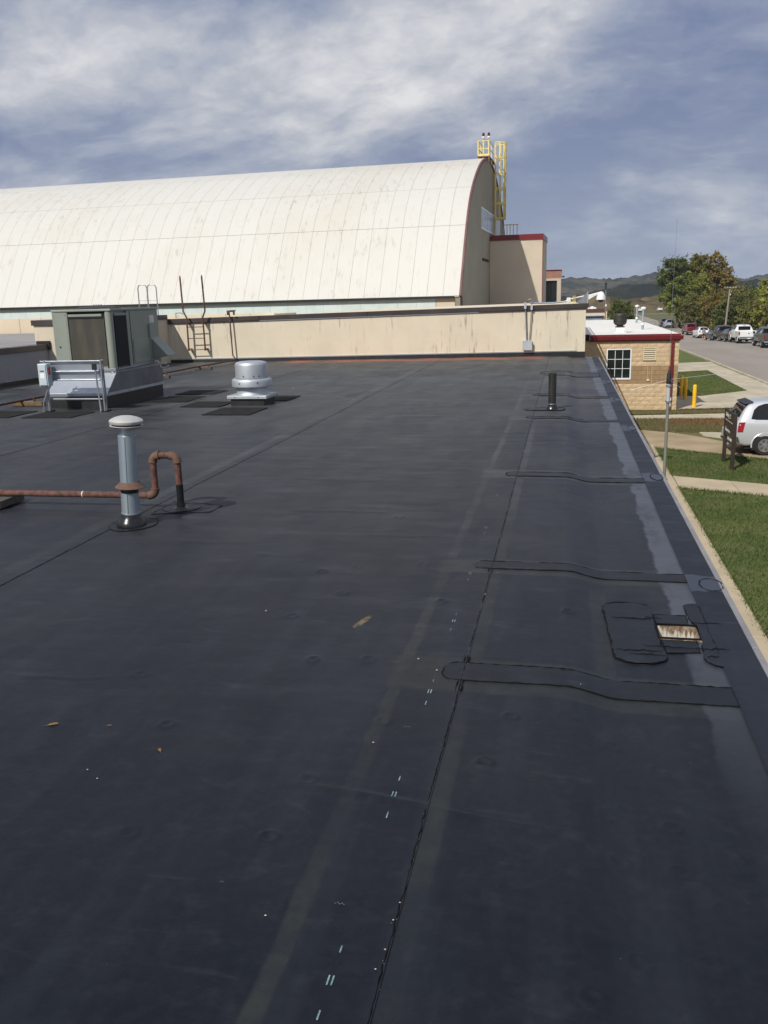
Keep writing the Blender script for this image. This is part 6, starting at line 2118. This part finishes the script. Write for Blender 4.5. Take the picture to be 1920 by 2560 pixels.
def lettering(txt, y, z, size, par):
    cu = bpy.data.curves.new("lettering", 'FONT')
    cu.body = txt
    cu.size = size
    cu.extrude = .0015
    tmp = bpy.data.objects.new("lettering_source", cu)
    COL.objects.link(tmp)
    me = bpy.data.meshes.new_from_object(tmp.evaluated_get(bpy.context.evaluated_depsgraph_get()))
    bpy.data.objects.remove(tmp)
    bpy.data.curves.remove(cu)
    me.materials.clear()
    me.materials.append(M['signtext'])
    o = bpy.data.objects.new("lettering", me)
    COL.objects.link(o)
    ORG[o] = ORG[par]
    o.parent = par
    o.matrix_parent_inverse = Matrix.Identity(4)
    g = ORG[par]
    o.location = (5.0530 - g[0], y - g[1], z - g[2])
    o.rotation_euler = (math.pi / 2, 0, -math.pi / 2)
    return o


lettering("Building 12", ya - .10, -2.20, .185, pans[0])
MB().box(5.0525, 5.0545, yb2 + .12, ya - .09, -2.318, -2.296).build("rule_line", 'signtext', pans[0])
lettering("Classrooms", ya - .09, -2.655, .175, pans[2])

# ------------------------------------------------------------------ bollards and hydrant
BL = [(6.07, 43.4, "bright yellow bollard standing alone in the sun"), (6.10, 46.86, "yellow bollard in shade, right one beside the block building's corner"), (6.09, 48.5, "yellow bollard in shade, nearest the block building's corner and farthest back")]
for i, (x, y, lab) in enumerate(BL):
    t = thing("bollard", lab, "bollard", (x, y, G0), group="yellow bollards beside the block building")
    MB().lathe([(.088, 0), (.088, 1.02), (.080, 1.055), (.05, 1.08), (0, 1.085)], (x, y, G0), 20).build("sleeve", 'bollard', t)
    MB().lathe([(.13, 0), (.12, .025), (.0885, .025)], (x, y, G0 + .0), 18).build("base_ring", 'concrete2', t)
HY = thing("hydrant", "dark red hydrant in the shade beside the block building", "hydrant", (5.72, 49.2, G0))
MB().lathe([(.16, 0), (.16, .05), (.10, .06), (.10, .42), (.13, .43), (.13, .48), (.11, .52), (.07, .60), (.03, .63), (.03, .68), (0, .68)], (5.72, 49.2, G0), 16).build("barrel", 'redlever', HY)
MB().lathe([(.06, -.2), (.06, .2)], (5.72, 49.2, G0 + .36), 10, axis='x').build("outlet", 'redlever', HY)
MB().lathe([(.07, -.17), (.07, 0)], (5.72, 49.2, G0 + .33), 10, axis='y').build("outlet", 'plastic', HY)

# ------------------------------------------------------------------ person walking behind the white car
def person():
    x0, y0 = 19.85, 136.4
    t = thing("person", "person in grey shirt and black shorts walking away along the parked cars", "person", (x0, y0, float(gz(y0))))

    def skin(name, verts, edges, rad, mat_, root=0, sub=1):
        me = bpy.data.meshes.new(name)
        me.from_pydata(verts, edges, [])
        me.materials.append(M[mat_])
        o = bpy.data.objects.new(name, me)
        COL.objects.link(o)
        o.parent = t
        ORG[o] = ORG[t]
        o.modifiers.new("skin", 'SKIN')
        for i, r_ in enumerate(rad):
            sv = me.skin_vertices[0].data[i]
            sv.radius = r_ if isinstance(r_, tuple) else (r_, r_)
            sv.use_root = (i == root)
        s = o.modifiers.new("sub", 'SUBSURF')
        s.levels = s.render_levels = sub
        for p in me.polygons:
            p.use_smooth = True
        return o
    V = [(0, 0, .95), (0, .01, 1.12), (0, .02, 1.38), (0, .02, 1.50), (0, .035, 1.58), (0, .04, 1.70), (0, .03, 1.76),
         (-.10, 0, .90), (-.11, .10, .50), (-.11, .02, .09), (-.11, .14, .04), (.10, 0, .90), (.11, -.05, .50), (.11, -.20, .12), (.11, -.10, .04),
         (-.17, .02, 1.42), (-.23, -.03, 1.15), (-.23, .08, .93), (-.23, .12, .84), (.17, .02, 1.42), (.23, .06, 1.15), (.22, .20, .96), (.215, .25, .88)]
    E_ = [(0, 1), (1, 2), (2, 3), (3, 4), (4, 5), (5, 6), (0, 7), (7, 8), (8, 9), (9, 10), (0, 11), (11, 12), (12, 13), (13, 14), (2, 15), (15, 16), (16, 17), (17, 18), (2, 19), (19, 20), (20, 21), (21, 22)]
    Rr_ = [(.10, .08), (.09, .07), (.10, .08), (.06, .06), (.075, .085), (.085, .10), (.06, .07), .085, .060, .040, .035, .085, .060, .040, .035, .065, .045, .034, .03, .065, .045, .034, .03]
    skin("body", V, E_, Rr_, 'skin')
    skin("shirt", [(0, .005, .90), (0, .01, 1.10), (0, .02, 1.36), (0, .02, 1.46), (-.17, .02, 1.41), (-.22, -.02, 1.20), (.17, .02, 1.41), (.22, .05, 1.20)], [(0, 1), (1, 2), (2, 3), (2, 4), (4, 5), (2, 6), (6, 7)], [(.175, .13), (.165, .125), (.185, .13), (.08, .08), .085, .07, .085, .07], 'shirt')
    skin("shorts", [(0, 0, .98), (0, 0, .90), (-.10, .02, .82), (-.11, .07, .58), (.10, -.01, .82), (.11, -.035, .58)], [(0, 1), (1, 2), (2, 3), (1, 4), (4, 5)], [(.17, .125), (.165, .125), .11, .09, .11, .09], 'shorts')
    MB().lathe([(.10, 1.66), (.112, 1.72), (.095, 1.79), (.05, 1.83), (0, 1.835)], (0, .045, 0), 14).build("hair", 'hair', t, local=True)
    for s in (-1, 1):
        fz = MB()
        px, py, pz = (s * .23 if s < 0 else .215), (.12 if s < 0 else .25), (.84 if s < 0 else .88)
        for i in range(4):
            q = px - .018 + .012 * i
            fz.tube([(q, py, pz), (q, py + .012, pz - .05), (q, py + .03, pz - .08 - .006 * (i in (1, 2)))], .0075, 5)
        fz.tube([(px - .02 * s, py + .01, pz + .02), (px - .045 * s, py + .03, pz - .02)], .008, 5)
        fz.build("hand", 'skin', t, local=True)
        sh = MB()
        if s < 0:
            sh.box(-.155, -.065, -.03, .22, -.002, .08)
        else:
            sh.box(.065, .155, -.25, -.02, -.002, .08)
        sh.build("shoe", 'shorts', t, local=True, bevel=.02)
    return t


person()

# ------------------------------------------------------------------ utility pole and guard rail
UPL = thing("utility_pole", "leaning grey timber utility pole with crossarm behind the parked cars", "utility pole", (23.05, 138.5, float(gz(138.5))))
b = Vector((23.02, 138.5, float(gz(138.5)) - .5))
tp = Vector((23.44, 138.5, 2.30))
MB().tube([b, b.lerp(tp, .5), tp], [.16, .14, .11], 10).build("pole", 'polewood', UPL)
MB().box(22.62, 24.32, 138.28, 138.38, 2.08, 2.20).build("crossarm", 'polewood', UPL, bevel=.01)
for x in (22.7, 23.05, 23.85, 24.22):
    MB().lathe([(.03, 0), (.055, .04), (.04, .10), (.055, .14), (0, .17)], (x, 138.33, 2.202), 8).build("insulator", 'boxgrey', UPL)
MB().box(23.42, 23.58, 138.2, 138.4, 1.05, 1.32).build("switch_box", 'boxgrey', UPL, bevel=.02)
RLf = thing("guard_fence", "grey rail fence beyond the white roof by the road", "fence", (17.0, 200, float(gz(200))))
xs = np.linspace(10.5, 20.6, 12)
for x in xs:
    y = 205 - (x - 10.5) * .9
    z = float(gz(y))
    MB().box(x - .05, x + .05, y - .05, y + .05, z - .1, z + 1.15).build("fence_post", 'galv_dull', RLf)
for h_ in (.55, 1.05):
    MB().tube([(xs[0], 205, float(gz(205)) + h_), (xs[-1], 205 - (xs[-1] - 10.5) * .9, float(gz(205)) + h_)], .05, 6).build("fence_rail", 'galv_dull', RLf)

# ------------------------------------------------------------------ trees
def leaf_cloud(rs, centers, radii, n, size, up=.25):
    """leaf quads gathered round clump centres"""
    k = rs.randint(0, len(centers), n)
    d = rs.normal(size=(n, 3))
    d /= np.linalg.norm(d, axis=1, keepdims=True) + 1e-9
    rad = radii[k] * np.abs(rs.normal(.0, .62, n))
    c = centers[k] + d * rad[:, None] * np.array([1, 1, .75])
    nrm = d + rs.normal(scale=.7, size=(n, 3)) + np.array([0, 0, up])
    nrm /= np.linalg.norm(nrm, axis=1, keepdims=True) + 1e-9
    t = np.cross(nrm, rs.normal(size=(n, 3)))
    t /= np.linalg.norm(t, axis=1, keepdims=True) + 1e-9
    b = np.cross(nrm, t)
    s = size * rs.uniform(.6, 1.35, n)[:, None]
    v = np.stack([c - t * s, c - b * s * .62, c + t * s, c + b * s * .62], 1).reshape(-1, 3)
    return v, np.arange(4 * n).reshape(-1, 4)


def tree(name, label, cat, base, crown_c, crown_r, leaf, nclump, nleaf, size, seed, group=None, trunk_r=.28, bark='bark', crad=(.20, .40), bare=0.0, trunk=True):
    rs = np.random.RandomState(seed)
    t = thing(name, label, cat, base, group=group)
    cc, cr = np.array(crown_c, float), np.array(crown_r, float)
    d = rs.normal(size=(nclump, 3))
    d /= np.linalg.norm(d, axis=1, keepdims=True)
    lob = .78 + .36 * vnoise(d[:, 0] * 1.7 + 9, d[:, 1] * 1.7 + d[:, 2] * 2.3 + 9, 1.0, seed)
    cen = cc + d * cr * (rs.uniform(.12, 1.0, nclump) ** .5 * lob)[:, None]
    rad = cr.min() * rs.uniform(crad[0], crad[1], nclump)
    if bare:
        keep = rs.rand(nclump) > bare * np.clip((cen[:, 2] - cc[2]) / cr[2], 0, 1)
        cen, rad = cen[keep], rad[keep]
    v, f = leaf_cloud(rs, cen, rad, nleaf, size)
    gz_ = base[2]
    v[:, 2] = np.maximum(v[:, 2], gz_ + .02)
    o = np_obj("crown", v, f, LEAF[leaf], t, False, ORG[t])
    if trunk:
        tk = MB()
        b = Vector(base)
        fork = Vector((base[0] * .6 + cc[0] * .4, base[1] * .6 + cc[1] * .4, base[2] + (cc[2] - cr[2] * .5 - base[2]) * .9 if cc[2] - cr[2] * .5 > base[2] + .5 else base[2] + .5))
        tk.tube([b - Vector((0, 0, .3)), b.lerp(fork, .5) + Vector((rs.uniform(-.1, .1), 0, 0)), fork], [trunk_r * 1.25, trunk_r, trunk_r * .85], 8)
        idx = rs.permutation(len(cen))[:9]
        for i in idx:
            e = Vector(cen[i])
            m_ = fork.lerp(e, .5) + Vector((rs.uniform(-.4, .4), rs.uniform(-.4, .4), rs.uniform(.1, .6)))
            tk.tube([fork, m_, e], [trunk_r * .6, trunk_r * .34, trunk_r * .10], 6)
            if bare:
                for q in range(2):
                    tk.tube([e, e + Vector((rs.uniform(-.9, .9), rs.uniform(-.9, .9), rs.uniform(.4, 1.4)))], [trunk_r * .12, .015], 5)
        tk.build("trunk", bark, t)
    return t


def B(x, y):
    return (x, y, float(gz(y)))


TG = "trees and bushes along the far side of the road"
tree("tree", "tall dark green tree at the left of the roadside trees", "tree", B(23.2, 193), (21.9, 194, 4.4), (3.5, 3.0, 4.2), 'dark', 110, 13000, .26, 1, TG)
tree("tree", "tallest russet-brown tree with thin pale top branches", "tree", B(29.6, 199), (29.2, 199, 4.6), (4.6, 3.5, 6.3), 'orange', 130, 14000, .25, 2, TG, .36, 'palebark', (.15, .30), bare=.55)
tree("tree", "olive-brown tree between the dark green and the russet tree", "tree", B(26.3, 196), (26.2, 196.5, 5.2), (2.7, 2.4, 4.2), 'olive', 90, 9000, .25, 3, TG)
tree("tree", "bright green lower tree in front of the dark green one", "tree", B(22.0, 186), (21.6, 186, .9), (3.3, 2.5, 4.0), 'green', 110, 12000, .24, 4, TG)
tree("tree", "russet tree on the right slope of the tallest tree", "tree", B(33.4, 197), (32.4, 197, 2.2), (3.2, 2.8, 3.6), 'orange', 80, 9000, .25, 5, TG)
tree("tree", "sunlit yellow-green tree filling the middle of the roadside trees", "tree", B(25.6, 188), (25.6, 188, 2.0), (3.0, 2.2, 4.4), 'lime', 80, 8000, .24, 6, TG)
bs = [(22.9, 178, (23.6, 178, -1.4), (2.7, 2.2, 3.0), 'olive', "brownish bush under the bright green tree"), (26.5, 172, (26.5, 172, -1.3), (2.8, 2.0, 3.2), 'orange', "rusty bush behind the dark red pickup"),
      (27.6, 163, (28.6, 164, -.6), (2.4, 2.0, 3.6), 'olive', "olive bush just left of the utility pole's foot"), (26.0, 150, (25.6, 151, -2.3), (2.2, 1.8, 2.4), 'dark', "green bush behind the white sport-utility car"),
      (29.4, 154, (29.6, 156, -.7), (2.6, 2.0, 3.4), 'dark', "dark green bush just right of the utility pole"), (27.4, 139, (27.2, 140, -1.5), (2.6, 2.0, 2.9), 'olive', "olive bush behind the charcoal sedan"),
      (26.0, 128, (25.8, 129, -1.8), (2.4, 2.0, 2.6), 'olive', "olive bush behind the dark pickup"), (28.5, 131, (28.6, 133, -.3), (2.4, 2.0, 3.2), 'lime', "yellow-green bush at the right above the white pickup"),
      (25.2, 117, (25.2, 118, -1.6), (2.2, 1.9, 2.5), 'lime', "yellowish bush behind the white pickup"), (24.0, 108, (24.0, 109, -1.5), (1.9, 1.7, 2.4), 'olive', "olive bush behind the grey pickup"),
      (31.0, 145, (31.5, 148, .3), (2.6, 2.0, 3.6), 'lime', "brightest yellow bush at the far right, behind the others"), (29.5, 180, (29.5, 181, -.8), (3.2, 2.4, 3.4), 'olive', "olive thicket below the tallest tree")]
for i, (x, y, c, r_, lf_, lab) in enumerate(bs):
    tree("bush", lab, "bush", B(x, y), c, r_, lf_, 70, 7500, .19, 20 + i, TG, .10, crad=(.22, .40))
tree("tree", "dense round dark evergreen beyond the white roof's turbine fan", "tree", B(6.6, 112), (6.55, 112, -1.0), (1.75, 1.7, 2.1), 'dark', 70, 10000, .12, 41, None, .16, crad=(.3, .5))
# roadside hedge mass along the bushes' foot (nobody could count it)
rs = np.random.RandomState(77)
cen = np.stack([rs.uniform(24.5, 34, 110), rs.uniform(104, 200, 110), np.zeros(110)], -1)
cen[:, 0] = np.maximum(cen[:, 0], 24.2 + (cen[:, 1] < 125) * 0 + rs.rand(110))
cen[:, 2] = gz(cen[:, 1]) + rs.uniform(.3, 1.5, 110)
v, f = leaf_cloud(rs, cen, rs.uniform(1.0, 1.7, 110), 22000, .2)
v[:, 2] = np.maximum(v[:, 2], gz(v[:, 1]) + .01)
o = np_obj("undergrowth", v, f, LEAF['olive'])
o['kind'] = 'stuff'
o['label'] = "tangled undergrowth below the roadside trees"

# ------------------------------------------------------------------ wooded hills and the brown tree line
def hill_material(name, stops, sc_=.06):
    m = bpy.data.materials.new(name)
    m.use_nodes = True
    b, k = P(m)
    pos = pos_of(k)
    f = k.math('ADD', k.math('MULTIPLY', k.noise(pos, .012, 4, .6), .45), k.math('MULTIPLY', k.noise(pos, sc_, 3, .75), .55))
    k.put(b.inputs['Base Color'], k.ramp(f, stops))
    b.inputs['Roughness'].default_value = .95
    b.inputs['Specular IOR Level'].default_value = .05
    return m


def hills(name, label, D, depth, prof, mat_, step, canopy, seed, x0, x1, kind='structure', zbase=-6.0):
    xs = np.arange(x0, x1, step)
    ys = np.arange(D - depth, D + depth, step * 1.4)
    X, Y = np.meshgrid(xs, ys)
    px, pz = zip(*prof)
    H = np.interp(X, px, pz) - zbase
    cross = sstep((Y - (D - depth)) / (depth * .98)) * sstep((D + depth - Y) / (depth * .9))
    Z = zbase + H * cross * (.93 + .14 * fbm(X, Y, .012, 3, seed)) + canopy * cross ** .3 * (fbm(X, Y, 1 / 6.0, 3, seed + 3) - .45) + canopy * 1.4 * cross ** .3 * np.maximum(0, vnoise(X, Y, 1 / 9.0, seed + 9) - .55)
    v = np.stack([X, Y, Z], -1).reshape(-1, 3)
    n = len(xs)
    j, i = np.meshgrid(np.arange(len(ys) - 1), np.arange(n - 1), indexing='ij')
    f = np.stack([j * n + i, j * n + i + 1, (j + 1) * n + i + 1, (j + 1) * n + i], -1).reshape(-1, 4)
    o = np_obj(name, v, f, mat_, None, False)
    o['kind'] = kind
    o['label'] = label
    return o


MH1 = hill_material("far_autumn_wood", [(.38, (.003, .006, .006)), (.46, (.014, .021, .016)), (.53, (.042, .044, .028)), (.61, (.120, .082, .048))])
MH2 = hill_material("cloud_shaded_wood", [(.38, (.004, .007, .006)), (.5, (.012, .016, .011)), (.62, (.032, .034, .020))])  # cloud shadow over this hill is darkened into the wood's colour
MH3 = hill_material("brown_scrub", [(.38, (.035, .032, .018)), (.5, (.10, .078, .042)), (.64, (.19, .135, .075))])
hills("hill", "farthest wooded ridge on the horizon", 1500, 330, [(-900, 24), (-400, 30), (-100, 26), (-7, 27), (27, 26), (56, 23), (86, 24), (128, 30), (150, 32), (171, 27), (220, 20), (272, 17), (308, 24), (420, 34), (700, 26), (1000, 32)], MH1, 3.4, 6.0, 3, -500, 800)
hills("hill", "darker wooded hill in front of the far ridge", 800, 150, [(-400, -4), (-40, -3), (19, 0.5), (34, 4.2), (50, 7.4), (66, 8.6), (82, 6.8), (100, 4.5), (125, 5.5), (147, 8.0), (165, 9.5), (220, 13), (400, 8)], MH2, 2.4, 4.5, 8, -160, 420)
o = hills("treeline", "brown scrubby tree line across the far field", 420, 34, [(-200, -2.2), (0, -2.0), (40, -1.6), (70, -2.0), (200, -1.5)], MH3, 1.0, 4.0, 14, -20, 130, 'stuff', -6.0)
for x, y, lab in ((28.6, 361, "tiny white car far across the field, left one of two"), (36.3, 366, "tiny white car far across the field, right one of two")):
    car("parked_car", lab, gl(x, y), UP, SUVS, 'whitepaint', 'car', "white cars across the field")
sheet("far_road", [(12, 321), (75, 325), (75, 329), (12, 325)], 'concrete2', 0.03)

# ------------------------------------------------------------------ air
hm = bpy.data.materials.new("air_haze")
hm.use_nodes = True
hm.node_tree.nodes.clear()
k = NT(hm.node_tree)
pv = k.n('ShaderNodeVolumePrincipled')
pv.inputs['Color'].default_value = (.74, .82, .95, 1)
pv.inputs['Density'].default_value = 0.00016
ho = k.n('ShaderNodeOutputMaterial')
k.put(ho.inputs['Volume'], pv.outputs[0])
M['haze'] = hm
HZO = HZ.build("haze", 'haze')
HZO['kind'] = 'stuff'
HZO['label'] = "thin bluish air between here and the hills"
